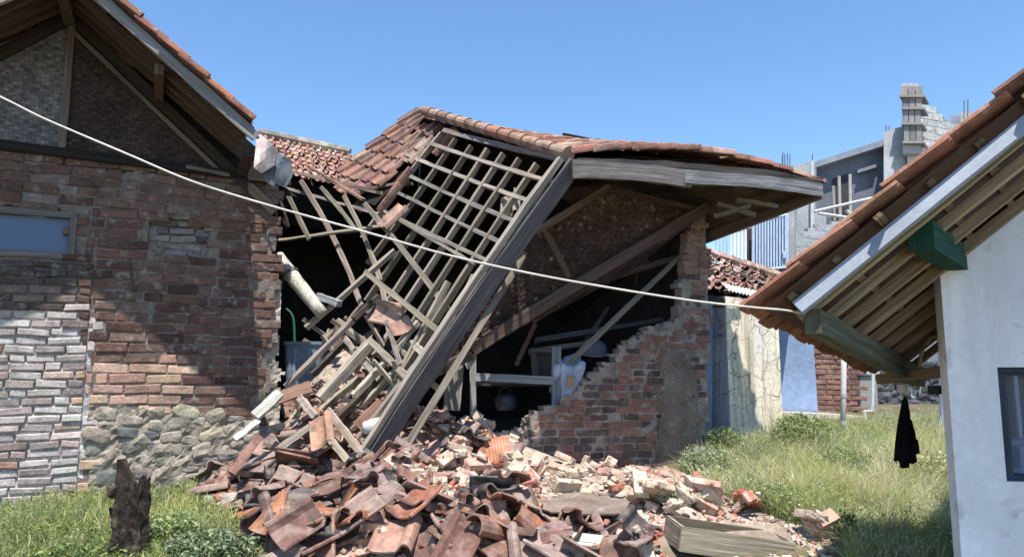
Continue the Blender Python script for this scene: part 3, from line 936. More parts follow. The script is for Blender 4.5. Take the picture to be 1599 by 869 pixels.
timber('eave_batten', at(455, 268, 9.1), at(600, 302, 8.3), .05, .04, Z, (.30, .22, .16), cr)
timber('eave_batten', at(486, 262, 9.0), at(568, 312, 8.3), .05, .03, Z, (.26, .16, .12), cr)
timber('eave_batten', at(560, 300, 8.6), at(640, 285, 8.2), .12, .03, Z, (.28, .22, .17), cr)
# ------------------------------------------------------------------ white house on the right
E0 = at(1190, 484, 3.2); E1 = at(1392, 586, 4.75)
rdir = Vector((.95, -.31, 0)).normalized()
U1 = at(1599, 150, 2.90)
RU = (U1 - E0).normalized()                   # up the slope, along the verge
RD = (E1 - E0).normalized()                   # back along the eave
RNm = RU.cross(RD).normalized()
if RNm.z < 0: RNm = -RNm
def rr(a, k, d=0.0): return E0 + RU * a + RD * k + RNm * d
RLEN = (E1 - E0).length
right = thing('white_house', 'white painted house with a low tiled roof and green beam ends', 'house', rr(.6, 1.0) * 1 - Z * 1.4)
mb = MB()
tile_patch(mb, rr(3.2, 0, .05), rr(3.2, RLEN, .05), rr(-.02, 0, .05), rr(-.02, RLEN, .05), 14, 12, [(.32, .15, .095), (.27, .13, .085), (.35, .18, .115), (.23, .115, .08)], jit=.01)
mb.build('roof', MT['tile'], right)
mb = MB()
for i in range(7):
    a0, a1 = i * .46, (i + 1) * .46
    mb.add([rr(a0, .03, .012), rr(a1, .03, .012), rr(a1, RLEN - .02, .012), rr(a0, RLEN - .02, .012)], [(0, 1, 2, 3)], vary((.10, .052, .034), .15))
mb.build('roof_lining', MT['soot'] if False else MT['plain'], right)
mb = MB(); mb.beam(rr(.10, .10, -.055), rr(3.2, .10, -.055), .03, .06, RNm, (.27, .30, .35), seg=8, jit=.002); mb.build('verge_board', MT['plain'], right)
for i in range(9):
    k = .24 + i * .225
    timber('rafter', rr(.06, k, -.035), rr(3.1, k, -.035), .032, .045, RNm, vary([(.36, .28, .17), (.31, .225, .14), (.26, .18, .115)][min(2, i // 2)], .1), right, seg=6, jit=.004)
for i in range(13):
    timber('batten', rr(.12 + i * .245, (.0 if i in (2, 5, 9) else .07), .0), rr(.12 + i * .245, RLEN, .0), .035, .022, RNm, vary((.19, .13, .08), .2), right, seg=6, jit=.003)
timber('eave_beam', rr(.10, .16, -.12), rr(.10, RLEN + .02, -.10), .07, .11, Z, (.105, .105, .07), right, seg=8, jit=.005)
# front (gable) wall with its window
WK = at(1467, 414, 3.75); 
WU = rdir.copy(); WNm = Vector((WU.y, -WU.x, 0))
W0 = Vector((WK.x, WK.y, 0))
def ww(s, z, d=0.0): return W0 + WU * s + Z * z + WNm * d
def wpix(px, py, d=0.0):
    p = onplane(px, py, W0 + WNm * d, WNm); return (p - W0).dot(WU), p.z
sl0, zl0 = 0.0, wpix(1467, 408)[1]
slp = RU.z / math.hypot(RU.x, RU.y)
def rtop(s): return zl0 + slp * s
wsx0, wsz1 = wpix(1557, 573); _, wsz0 = wpix(1570, 751)
wsx1 = wsx0 + .62
T = (.6, .6, .6)
mb = MB()
def panel(poly): mb.prism([ww(a, b) for a, b in poly], -WNm * .16, T)
SE = 3.0
panel([(0, -.3), (wsx0, -.3), (wsx0, rtop(wsx0)), (0, rtop(0))])
panel([(wsx0, -.3), (wsx1, -.3), (wsx1, wsz0), (wsx0, wsz0)])
panel([(wsx0, wsz1), (wsx1, wsz1), (wsx1, rtop(wsx1)), (wsx0, rtop(wsx0))])
panel([(wsx1, -.3), (SE, -.3), (SE, rtop(1.6)), (1.6, rtop(1.6)), (wsx1, rtop(wsx1))])
SD = Vector((RD.x, RD.y, 0)).normalized()
mb.prism([ww(0, -.3) - WNm * .16, ww(0, zl0) - WNm * .16, ww(0, zl0) - WNm * .16 + SD * 1.9 - Z * .12, ww(0, -.3) - WNm * .16 + SD * 1.9], WU * .14, T)
rwall = mb.build('wall', MT['paint_white'], right)
mb = MB()
for a, b in ((wsx0 + .02, wsx0 + .02), (wsx1 - .02, wsx1 - .02)):
    mb.beam(ww(a, wsz0, -.06), ww(b, wsz1, -.06), .04, .06, WNm, (.045, .06, .085), seg=2, jit=.001)
mb.beam(ww(wsx0, wsz1 - .02, -.06), ww(wsx1, wsz1 - .02, -.06), .04, .06, WNm, (.045, .06, .085), seg=2, jit=.001)
mb.beam(ww(wsx0, wsz0 + .015, -.06), ww(wsx1, wsz0 + .015, -.06), .03, .06, WNm, (.045, .06, .085), seg=2, jit=.001)
rwin = mb.build('window', MT['wood'], right)
mb = MB(); mb.box((ww(wsx0, wsz0, -.09) + ww(wsx1, wsz1, -.09)) / 2, WU * .27, WNm * .003, Z * ((wsz1 - wsz0) / 2 - .035), (.02, .02, .03))
gl = bpy.data.materials.new('window_glass'); gl.use_nodes = True
gbs = gl.node_tree.nodes['Principled BSDF']; gbs.inputs['Transmission Weight'].default_value = .9; gbs.inputs['Roughness'].default_value = .02; gbs.inputs['IOR'].default_value = 1.15
gbs.inputs['Base Color'].default_value = (.55, .62, .75, 1)
mb.build('pane', gl, rwin)
# room behind the window
mb = MB()
mb.prism([ww(.75, -.2, -1.5), ww(3.2, -.2, -1.5), ww(3.2, 3.2, -1.5), ww(.75, 3.0, -1.5)], -WNm * .1, (.012, .014, .018))
for a, b in ((.75, .8), (2.6, 2.65)):
    mb.prism([ww(a, -.2, -.2), ww(b, -.2, -.2), ww(b, 3.0, -.2), ww(a, 3.0, -.2)], -WNm * 1.28, (.012, .014, .018))
mb.build('inner_wall', MT['plain'], right)
# stack of pale boxes inside, seen through the glass
bx = thing('storage_box', 'pale plastic storage box standing behind the dark window', 'box', ww(wsx0 + .16, wsz0 - .08, -.22))
mb = MB(); mb.box(ww(wsx0 + .17, wsz0 + .05, -.25), WU * .11, WNm * .08, Z * .11, (.62, .66, .72), ch=.012); mb.build('box_body', MT['plain'], bx)
mb = MB(); mb.box(ww(wsx0 + .17, wsz0 + .172, -.25), WU * .118, WNm * .088, Z * .012, (.5, .54, .6), ch=.006); mb.build('lid', MT['plain'], bx)
mb = MB(); mb.box(ww(wsx0 + .09, wsz0 + .10, -.166), WU * .02, WNm * .004, Z * .05, (.1, .11, .13)); mb.build('handle', MT['plain'], bx)
# green beam ends carrying the verge
GR = (.02, .078, .054)
pg0 = at(1438, 368, 3.24); pg1 = ww(.09, 0, -.05); pg1.z = wpix(1480, 404)[1]
mb = MB(); mb.beam(pg0, pg1, .105, .125, Z, GR, seg=2, jit=.003); mb.build('purlin', MT['wood'], right)
mb = MB(); mb.beam(at(1450, 418, 4.05), at(1476, 418, 4.0), .10, .10, Z, GR, seg=2, jit=.002); mb.build('purlin', MT['wood'], right)
# outrigger under the far end of the eave
timber('outrigger', at(1374, 592, 4.65), at(1489, 577, 3.95), .05, .055, Z, (.17, .12, .075), right, seg=5)
# conduit bent out of the eave, pole wire
def spline(pts, n=10):
    pts = [Vector(p) for p in pts]
    P = [pts[0]] + pts + [pts[-1]]
    out = []
    for i in range(1, len(P) - 2):
        for k in range(n):
            t = k / n
            a, b, c, d = P[i - 1], P[i], P[i + 1], P[i + 2]
            out.append(.5 * ((2 * b) + (c - a) * t + (2 * a - 5 * b + 4 * c - d) * t * t + (3 * b - a - 3 * c + d) * t ** 3))
    out.append(pts[-1])
    return out
mb = MB(); mb.tube(spline([at(1435, 572, 4.5), at(1440, 548, 4.5), at(1452, 528, 4.45), at(1464, 526, 4.4), at(1470, 545, 4.4)]), .011, 7, (.45, .34, .17))
tag(mb.build('bent_cane', MT['plain'], None, smooth=True), 'bent yellow cane looping out from under the low tiled eave', 'cane')

# ------------------------------------------------------------------ hanging things under the eave
lamp = thing('lamp_socket', 'white lamp socket hanging under the far end of the eave', 'lamp socket', at(1410, 612, 4.55))
mb = MB(); mb.tube([at(1410, 586, 4.55), at(1410, 602, 4.55)], .004, 5, (.03, .03, .03)); mb.build('flex', MT['plain'], lamp)
mb = MB(); mb.tube([at(1410, 598, 4.55), at(1410, 601, 4.55), at(1410, 613, 4.55)], lambda t: .014 + .016 * t, 10, (.6, .58, .5)); mb.build('socket', MT['plain'], lamp)
def cloth():
    mb = MB()
    Yc = 4.5
    prof = [(620, 2, 2), (628, 5, 5), (645, 8, 7), (668, 11, 9), (690, 14, 11), (708, 16, 13), (719, 16.5, 13), (720, 14, 11)]
    nn = 22
    rows = []
    for i, (py, l, r) in enumerate(prof):
        c = at(1413, py, Yc)
        mx = (l + r) / 2 / FPX * Yc
        ox = (r - l) / 2 / FPX * Yc
        row = []
        for k in range(nn):
            a = 2 * math.pi * k / nn
            f = 1 + (.16 * math.cos(a * 5 + i * .25) + .07 * math.sin(a * 9 + i)) * min(1, i / 3)
            row.append(c + Vector((ox + mx * math.cos(a) * f, mx * .55 * math.sin(a) * f, .02 * math.sin(a * 4) * (i == len(prof) - 1))))
        rows.append(row)
    vs = [p for r in rows for p in r]
    fs = [(i * nn + k, i * nn + (k + 1) % nn, (i + 1) * nn + (k + 1) % nn, (i + 1) * nn + k) for i in range(len(rows) - 1) for k in range(nn)]
    fs += [tuple(range(nn))[::-1]]
    mb.add(vs, fs, (.01, .01, .01))
    # tiered scallops down one side, a tail below
    for (x0, x1, y0, y1) in ((1416, 1424, 650, 670), (1417, 1428, 664, 688), (1418, 1433, 680, 706), (1414, 1429, 698, 720)):
        p = [at(x0, y0, Yc), at(x1 - 3, y0 + 6, Yc), at(x1, y1, Yc), at((x0 + x1) / 2, y1 + 3, Yc), at(x0, y1 + 1, Yc)]
        mb.prism([q + Vector((0, -.025, 0)) for q in p], Vector((0, .05, 0)), (.01, .01, .01))
    p = [at(1406, 716, Yc), at(1418, 716, Yc), at(1417, 729, Yc), at(1408, 730, Yc)]
    mb.prism([q + Vector((0, -.02, 0)) for q in p], Vector((0, .04, 0)), (.01, .01, .01))
    return mb
hc = thing('hanging_cloth', 'black cloth hung bunched up below the lamp socket beside the white wall', 'cloth', at(1413, 729, 4.5))
cloth().build('drape', MT['cloth'], hc)
mb = MB(); mb.tube([at(1411, 610, 4.55), at(1412, 618, 4.52), at(1413, 624, 4.5)], .004, 5, (.05, .05, .05)); mb.build('hook', MT['plain'], hc)
mb = MB(); mb.tube(spline([at(1412, 618, 4.53), at(1435, 622, 4.4), at(1458, 612, 4.2), at(1470, 606, 3.95)]), .003, 5, (.03, .03, .03))
tag(mb.build('thin_wire', MT['plain']), 'thin dark wire running from the lamp socket to the white wall', 'wire')
mb = MB(); mb.box(at(1463, 608, 3.95), Vector((.032, .01, 0)), Vector((-.01, .03, 0)), Z * .022, (.015, .015, .017), ch=.006)
tag(mb.build('junction_box', MT['plain']), 'small black junction box at the corner of the white wall', 'junction box')

# ------------------------------------------------------------------ white cable across the whole view
cp = [(-120, 95, 3.5), (0, 151, 3.45), (60, 181, 3.4), (110, 203, 3.4), (200, 241, 3.35), (300, 283, 3.3), (415, 319, 3.3), (560, 359, 3.25), (700, 398, 3.2), (820, 425, 3.2), (940, 447, 3.2), (1080, 469, 3.2), (1180, 480, 3.2), (1225, 484, 3.22), (1262, 491, 3.28)]
mb = MB(); mb.tube(spline([at(x, y, Y) for x, y, Y in cp], 6), .0047, 8, (.56, .53, .47))
cab_ = tag(mb.build('overhead_cable', MT['plain'], smooth=True), 'long white cable sagging across the whole yard', 'cable')
mb = MB(); mb.box(at(1262, 491, 3.29), Vector((.014, .004, 0)), Vector((0, .016, 0)), Z * .012, (.06, .06, .055), ch=.003); mb.build('clamp', MT['plain'], cab_)

# ------------------------------------------------------------------ plastered house with cracked walls behind the pier
K0, K1, K2 = at(1085, 690, 7.95), at(1141, 690, 8.05), at(1224, 690, 8.2)
for k_ in (K0, K1, K2): k_.z = 0
crk = thing('plastered_house', 'pale plastered house with cracked stained walls and an old tile roof', 'house', K1 + Z * .75)
zt = at(1141, 462, 8.05).z
def wallq(a, b, z0, z1, th, tint, name, m):
    d = (b - a).normalized(); n = Vector((d.y, -d.x, 0))
    mbb = MB()
    mbb.prism([a + Z * z0, b + Z * z0, b + Z * (z1[1] if isinstance(z1, tuple) else z1), a + Z * (z1[0] if isinstance(z1, tuple) else z1)], n * -th, tint)
    return mbb.build(name, m, crk)
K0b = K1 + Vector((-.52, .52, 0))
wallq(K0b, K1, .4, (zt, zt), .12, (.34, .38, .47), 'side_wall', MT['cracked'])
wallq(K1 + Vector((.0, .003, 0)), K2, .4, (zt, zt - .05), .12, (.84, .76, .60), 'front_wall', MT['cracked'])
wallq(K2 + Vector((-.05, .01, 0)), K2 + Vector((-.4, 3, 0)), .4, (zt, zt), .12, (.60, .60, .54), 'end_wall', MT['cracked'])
mb = MB()
r0, r1, r2, r3 = at(1060, 385, 10.6), at(1195, 432, 10.6), at(1085, 452, 8.3), at(1235, 472, 8.45)
r0 = at(1080, 392, 10.4); r1 = at(1240, 445, 10.8)
tile_patch(mb, r0, r1, r2, r3, 11, 9, [(.42, .27, .21), (.36, .21, .16), (.30, .17, .13), (.48, .33, .27), (.22, .14, .11)], jit=.03, lift=.03)
for k in range(8):
    p, q = lerp(r0, r1, k / 8) + Z * .05, lerp(r0, r1, (k + 1.1) / 8) + Z * .05
    mb.tube([p, q], .09, 8, vary((.42, .29, .23), .2), r2=.075)
mb.build('roof', MT['tile'], crk)
mb = MB()
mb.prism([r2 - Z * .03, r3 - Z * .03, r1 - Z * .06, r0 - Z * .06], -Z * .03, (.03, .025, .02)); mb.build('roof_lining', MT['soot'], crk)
timber('eave_beam', at(1085, 466, 8.0), at(1232, 490, 8.3), .06, .10, Z, (.06, .05, .04), crk)
timber('loose_batten', at(1152, 425, 9.2), at(1212, 447, 9.0), .05, .02, Z, (.45, .40, .36), crk)
mb = MB()
ca, cb = at(1136, 451, 8.05), at(1212, 468, 8.15)
cu = (cb - ca).normalized(); n_ = 56; L_ = (cb - ca).length
pts = [ca + cu * L_ * k / n_ + Z * (.016 * math.cos(k * math.pi / 2)) for k in range(n_ + 1)]
dn = Vector((.12, .8, .22)) * .5
vs = pts + [p + dn for p in pts]
mb.add(vs, [(k, k + 1, k + n_ + 2, k + n_ + 1) for k in range(n_)], (.72, .72, .70)); 
co_ = mb.build('corrugated_sheet', MT['plain'], crk)
sm = co_.modifiers.new('thickness', 'SOLIDIFY'); sm.thickness = .012
for a, b, c in (((1090, 452), (1088, 690), (.26, .33, .48)),):
    timber('corner_strip', at(1104, 470, 8.02), at(1104, 690, 8.02), .10, .05, Vector((0, -1, 0)), c, crk, jit=.006)

# ------------------------------------------------------------------ behind the weeds
def slab(name, px, Y, depth, tint, m, parent=None, gz=None):
    """upright slab outlined in px at distance Y, running back by depth"""
    mbb = MB()
    mbb.prism([at(x, y, Y) for x, y in px], Vector((depth * (.62 if Y > 18 else .1), depth, 0)), tint)
    return mbb.build(name, m, parent)
tag(slab('blue_wall', [(1215, 665), (1216, 500), (1268, 500), (1277, 637), (1277, 665)], 11.0, .14, (.27, .36, .54), MT['concrete']), 'smooth blue grey painted wall just right of the cracked plaster', 'wall')
bo = Vector(at(1266, 640, 11.25)); bo.z = 0
be = Vector(at(1338, 640, 11.0)); be.z = 0
bu = (be - bo).normalized(); bn_ = Vector((bu.y, -bu.x, 0))
mb = MB()
brick_courses(mb, bo, bu, bn_, 0, (be - bo).length, .8, 2.5, lambda s, z: True, lambda s, z: vary(rng.choice([(.30, .16, .12), (.24, .13, .10), (.35, .20, .15)]), .15), bl=.22, ch=.075)
masked_slab(mb, bo, bu, bn_, 0, (be - bo).length, .7, 2.5, lambda s, z: True, .08, .15, (.25, .2, .17), 1)
tag(mb.build('far_brick_wall', [MT['brick'], MT['mortar']]), 'short red brick wall between the blue wall and the grey tank', 'wall')
tag(slab('concrete_ledge', [(1222, 660), (1222, 643), (1300, 646), (1352, 650), (1354, 662)], 10.6, .35, (.58, .53, .46), MT['concrete']), 'pale concrete ledge running above the weeds', 'ledge')
tank = thing('water_tank', 'squat grey concrete tank beside the far brick wall', 'tank', at(1347, 640, 11.3))
mb = MB(); c = at(1347, 615, 11.4); mb.box(c, Vector((.14, 0, 0)), Vector((0, .2, 0)), Z * .28, (.33, .33, .32), ch=.02); mb.build('tank_body', MT['concrete'], tank)
mb = MB(); mb.box(c + Z * .31, Vector((.17, 0, 0)), Vector((0, .23, 0)), Z * .03, (.48, .48, .46), ch=.01); mb.build('rim', MT['concrete'], tank)
# dark stone wall with white joints
mb = MB()
so_, se_ = at(1360, 640, 12.0), at(1500, 640, 12.2); so_.z = se_.z = 0
su_ = (se_ - so_).normalized(); sn_ = Vector((su_.y, -su_.x, 0))
done = []
Ls = (se_ - so_).length
for _ in range(900):
    s, z, r = rng.uniform(0, Ls), rng.uniform(.85, 1.75), rng.uniform(.06, .13)
    if any(abs(s - a) / 1.3 + abs(z - b) < (r + q) * .75 for a, b, q in done): continue
    done.append((s, z, r))
    blob(mb, so_ + su_ * s + Z * z, su_ * r * 1.25, Z * r * .8, sn_ * .05, vary((.085, .09, .10), .3), s * 9, 1, .4)
masked_slab(mb, so_, su_, sn_, 0, Ls, .7, 1.78, lambda s, z: True, .08, .3, (.36, .36, .36), 1)
tag(mb.build('stone_wall', [MT['stone'], MT['mortar']]), 'dark stone wall with pale joints at the far end of the weeds', 'wall')
pole = thing('white_pole', 'thin white pole standing upright in the tall weeds', 'pole', at(1316, 692, 9.0))
mb = MB(); mb.tube([at(1316, 700, 9.0), at(1317, 620, 9.0), at(1318, 530, 9.0)], .032, 9, (.52, .50, .50)); mb.build('shaft', MT['plain'], pole, smooth=True)
for y in (617, 660):
    mb = MB(); mb.tube([at(1317, y + 3, 9.0), at(1317, y - 3, 9.0)], .038, 9, (.42, .40, .42)); mb.build('joint_ring', MT['plain'], pole)
mb = MB(); mb.tube([at(1350, 664, 10.4), at(1350, 641, 10.4), at(1362, 641, 10.4), at(1363, 600, 10.4), at(1364, 560, 10.4)], .022, 7, (.62, .62, .62))
tag(mb.build('water_pipe', MT['plain']), 'bent white water pipe in front of the grey tank', 'pipe')
mb = MB(); mb.tube([at(1473, 665, 9.6), at(1472, 600, 9.6), at(1468, 520, 9.6)], .045, 8, (.30, .35, .43))
tag(mb.build('downspout', MT['plain']), 'blue grey downspout in front of the dark stone wall', 'pipe')
tag(slab('far_shed', [(1340, 600), (1340, 500), (1500, 470), (1500, 600)], 13.5, 2.0, (.20, .22, .25), MT['concrete']), 'dim grey shed wall seen under the low eave', 'shed')

# ------------------------------------------------------------------ unfinished grey concrete building
Yb = 21.0
con = thing('concrete_building', 'unfinished grey concrete building with a timber clad column on top', 'building', at(1330, 480, Yb))
G1, G2, G3 = (.42, .43, .45), (.20, .215, .25), (.33, .34, .37)
slab('block_wall', [(1228, 610), (1228, 262), (1268, 250), (1272, 252), (1272, 330), (1290, 334), (1290, 610)], Yb, .25, (.40, .41, .43), MT['concrete'], con)
slab('recessed_wall', [(1268, 610), (1268, 262), (1328, 242), (1328, 610)], Yb + .5, .2, (.16, .175, .21), MT['concrete'], con)
slab('recessed_wall', [(1328, 610), (1328, 240), (1386, 222), (1386, 610)], Yb + .5, .2, (.16, .175, .21), MT['concrete'], con)
slab('doorway', [(1300, 360), (1300, 279), (1328, 270), (1328, 360)], Yb + .46, .03, (.05, .052, .06), MT['concrete'], con)  # dark slab painted in place of the shaded opening
slab('roof_beam', [(1268, 263), (1268, 254), (1384, 216), (1384, 226)], Yb + .2, .5, (.27, .30, .36), MT['concrete'], con)
slab('window_hood', [(1339, 270), (1339, 265), (1368, 256), (1368, 261)], Yb + .3, .25, (.23, .245, .28), MT['concrete'], con)
slab('wall_pier', [(1380, 610), (1380, 206), (1413, 196), (1420, 610)], Yb - .1, .6, (.44, .45, .47), MT['concrete'], con)
colm = slab('column', [(1410, 240), (1408, 130), (1434, 130), (1438, 240)], Yb - .5, .5, (.42, .42, .42), MT['concrete'], con)
for (x0, x1, y0, y1) in ((1406, 1441, 134, 149), (1409, 1440, 151, 168), (1409, 1438, 171, 192), (1411, 1440, 195, 221)):
    for k in range(3):
        xa, xb = lerp(x0, x1, k / 3) + .6, lerp(x0, x1, (k + 1) / 3) - .6
        m_ = MB(); m_.prism([at(xa, y1, Yb - .6), at(xb, y1, Yb - .6), at(xb, y0 + rng.uniform(-1, 1), Yb - .6), at(xa, y0 + rng.uniform(-1, 1), Yb - .6)], Vector((.05, .08, 0)), vary((.27, .26, .245), .25)); m_.build('formwork_board', MT['concrete'], colm)
    m_ = MB(); m_.prism([at(x0 - 2, y1 + 2.5, Yb - .66), at(x1 + 3, y1 + 2.5, Yb - .66), at(x1 + 3, y1 - 1, Yb - .66), at(x0 - 2, y1 - 1, Yb - .66)], Vector((.45, .6, 0)), (.28, .27, .26)); m_.build('clamp', MT['concrete'], colm)
slab('column_base', [(1418, 300), (1416, 220), (1434, 218), (1446, 226), (1444, 300)], Yb - .3, .5, (.50, .50, .50), MT['concrete'], con)
# block gable wall: courses of pale blocks
gw = MB()
gp = [(1434, 240), (1434, 158), (1520, 212), (1530, 260), (1465, 300), (1455, 240)]
ga = at(1430, 300, Yb); gb_ = at(1560, 300, Yb + 1.2)
gu = (gb_ - ga); gu.z = 0; gu.normalize(); gn = Vector((gu.y, -gu.x, 0)); ga.z = 0
def gkeep(s, z): return inpoly(*proj(ga + gu * s + Z * z), gp)
brick_courses(gw, ga, gu, gn, 0, 2.6, 4, 9.5, gkeep, lambda s, z: vary((.50, .50, .49), .09), bl=.40, ch=.21, joint=.014, prot=.006, rough=.8)
masked_slab(gw, ga, gu, gn, 0, 2.6, 4, 9.5, gkeep, .09, .15, (.36, .36, .35), 1)
gw.build('gable_wall', [MT['brick'], MT['mortar']], con)
slab('stair_hut', [(1484, 220), (1484, 182), (1516, 172), (1518, 220)], Yb + 1.5, .6, (.26, .29, .34), MT['concrete'], con)
slab('hut_post', [(1500, 220), (1500, 176), (1518, 174), (1520, 220)], Yb + 1.2, .2, (.36, .36, .37), MT['concrete'], con)
for (x, y0, y1) in ((1222, 258, 238), (1225, 258, 240), (1229, 258, 239), (1233, 258, 241), (1268, 252, 240), (1383, 204, 196), (1505, 178, 157), (1511, 176, 155), (1221, 258, 243), (1388, 204, 197)):
    mb = MB(); mb.tube([at(x, y0 + 8, Yb + .1), at(x + .5, y1, Yb + .1)], .014, 5, (.10, .10, .12)); mb.build('rebar', MT['plain'], con)
for a, b, c in (((1268, 252), (1268, 610), (.62, .63, .66)), ((1310, 275), (1312, 345), (.40, .36, .32)), ((1327, 272), (1328, 345), (.45, .42, .38)), ((1301, 290), (1303, 345), (.30, .28, .26))):
    mb = MB(); mb.tube([at(*a, Yb - .15), at(*b, Yb - .15)], .045, 6, c); mb.build('prop', MT['plain'], con)
for a, b in (((1272, 330), (1376, 306)), ((1278, 333), (1340, 342)), ((1325, 342), (1360, 326)), ((1330, 338), (1322, 328))):
    mb = MB(); mb.tube([at(*a, Yb - .6), at(*b, Yb - .6)], .045, 6, (.55, .53, .50)); mb.build('scaffold_pole', MT['plain'], con)
mb = MB()
pw0 = at(1232, 420, Yb - .8); pu_ = (at(1420, 420, Yb - .4) - pw0); pu_.z = 0; pu_.normalize(); pw0.z = 0; pn_ = Vector((pu_.y, -pu_.x, 0))
pp = [(1238, 610), (1238, 372), (1268, 356), (1345, 336), (1420, 320), (1420, 610)]
pk = lambda s, z: inpoly(*proj(pw0 + pu_ * s + Z * z), pp)
brick_courses(mb, pw0, pu_, pn_, 0, 3.6, 1.1, 6.5, pk, lambda s, z: vary((.38, .39, .41), .12), bl=.42, ch=.22, joint=.02, prot=.008)
masked_slab(mb, pw0, pu_, pn_, 0, 3.6, 1.1, 6.5, pk, .1, .2, (.42, .42, .43), 1)
mb.build('parapet', [MT['brick'], MT['mortar']], con)
slab('balcony_pillar', [(1228, 610), (1227, 322), (1240, 318), (1242, 610)], Yb - 1.0, .35, (.36, .37, .38), MT['concrete'], con)
slab('balcony_slab', [(1090, 610), (1090, 412), (1180, 424), (1244, 414), (1300, 410), (1300, 610)], Yb - .7, 2.0, (.26, .24, .24), MT['concrete'], con)
# pale blue steel gate and balusters on the balcony
gate = thing('steel_gate', 'tall pale blue steel gate of narrow vertical bars', 'gate', at(1203, 424, Yb - 1.1))
def bar(a, b, r, c, par, nm, Y=Yb - 1.1):
    mb = MB(); mb.tube([at(*a, Y), at(*b, Y)], r, 6, c); return mb.build(nm, MT['plain'], par)
BL = (.46, .56, .70)
for k in range(12):
    x = 1177 + k * 4.5
    bar((x, 424 - k * .55), (x, 347 - k * 1.0), .026, BL, gate, 'bar')
bar((1175, 347), (1230, 335), .035, BL, gate, 'rail'); bar((1175, 422), (1230, 417), .035, BL, gate, 'rail')
bar((1176, 424), (1176, 346), .04, BL, gate, 'stile'); bar((1229, 418), (1229, 335), .04, BL, gate, 'stile')
mb = MB(); mb.box(at(1225, 398, Yb - 1.15), Vector((.05, 0, 0)), Vector((0, .03, 0)), Z * .09, (.40, .5, .65), ch=.01); mb.build('lock', MT['plain'], gate)
slab('balcony_back', [(1178, 430), (1178, 340), (1232, 336), (1232, 430)], Yb + .6, .1, (.09, .10, .125), MT['concrete'], con)  # dark slab added to stand for the shaded interior behind the gate
slab('gate_door', [(1165, 424), (1165, 356), (1178, 352), (1178, 424)], Yb - .9, .1, (.07, .05, .045), MT['plain'], con)
fen = thing('baluster_fence', 'low white and pale blue baluster fence left of the steel gate', 'fence', at(1143, 424, Yb - 1.2))
for k in range(9):
    x = 1119 + k * 5.6
    bar((x, 426), (x, 362 - (k > 5) * 4), .04 if k > 4 else .03, (.74, .76, .80) if k > 3 else BL, fen, 'bar', Yb - 1.2)
bar((1114, 362), (1150, 359), .04, BL, fen, 'rail', Yb - 1.2); bar((1150, 357), (1174, 353), .06, (.78, .78, .8), fen, 'rail', Yb - 1.2)
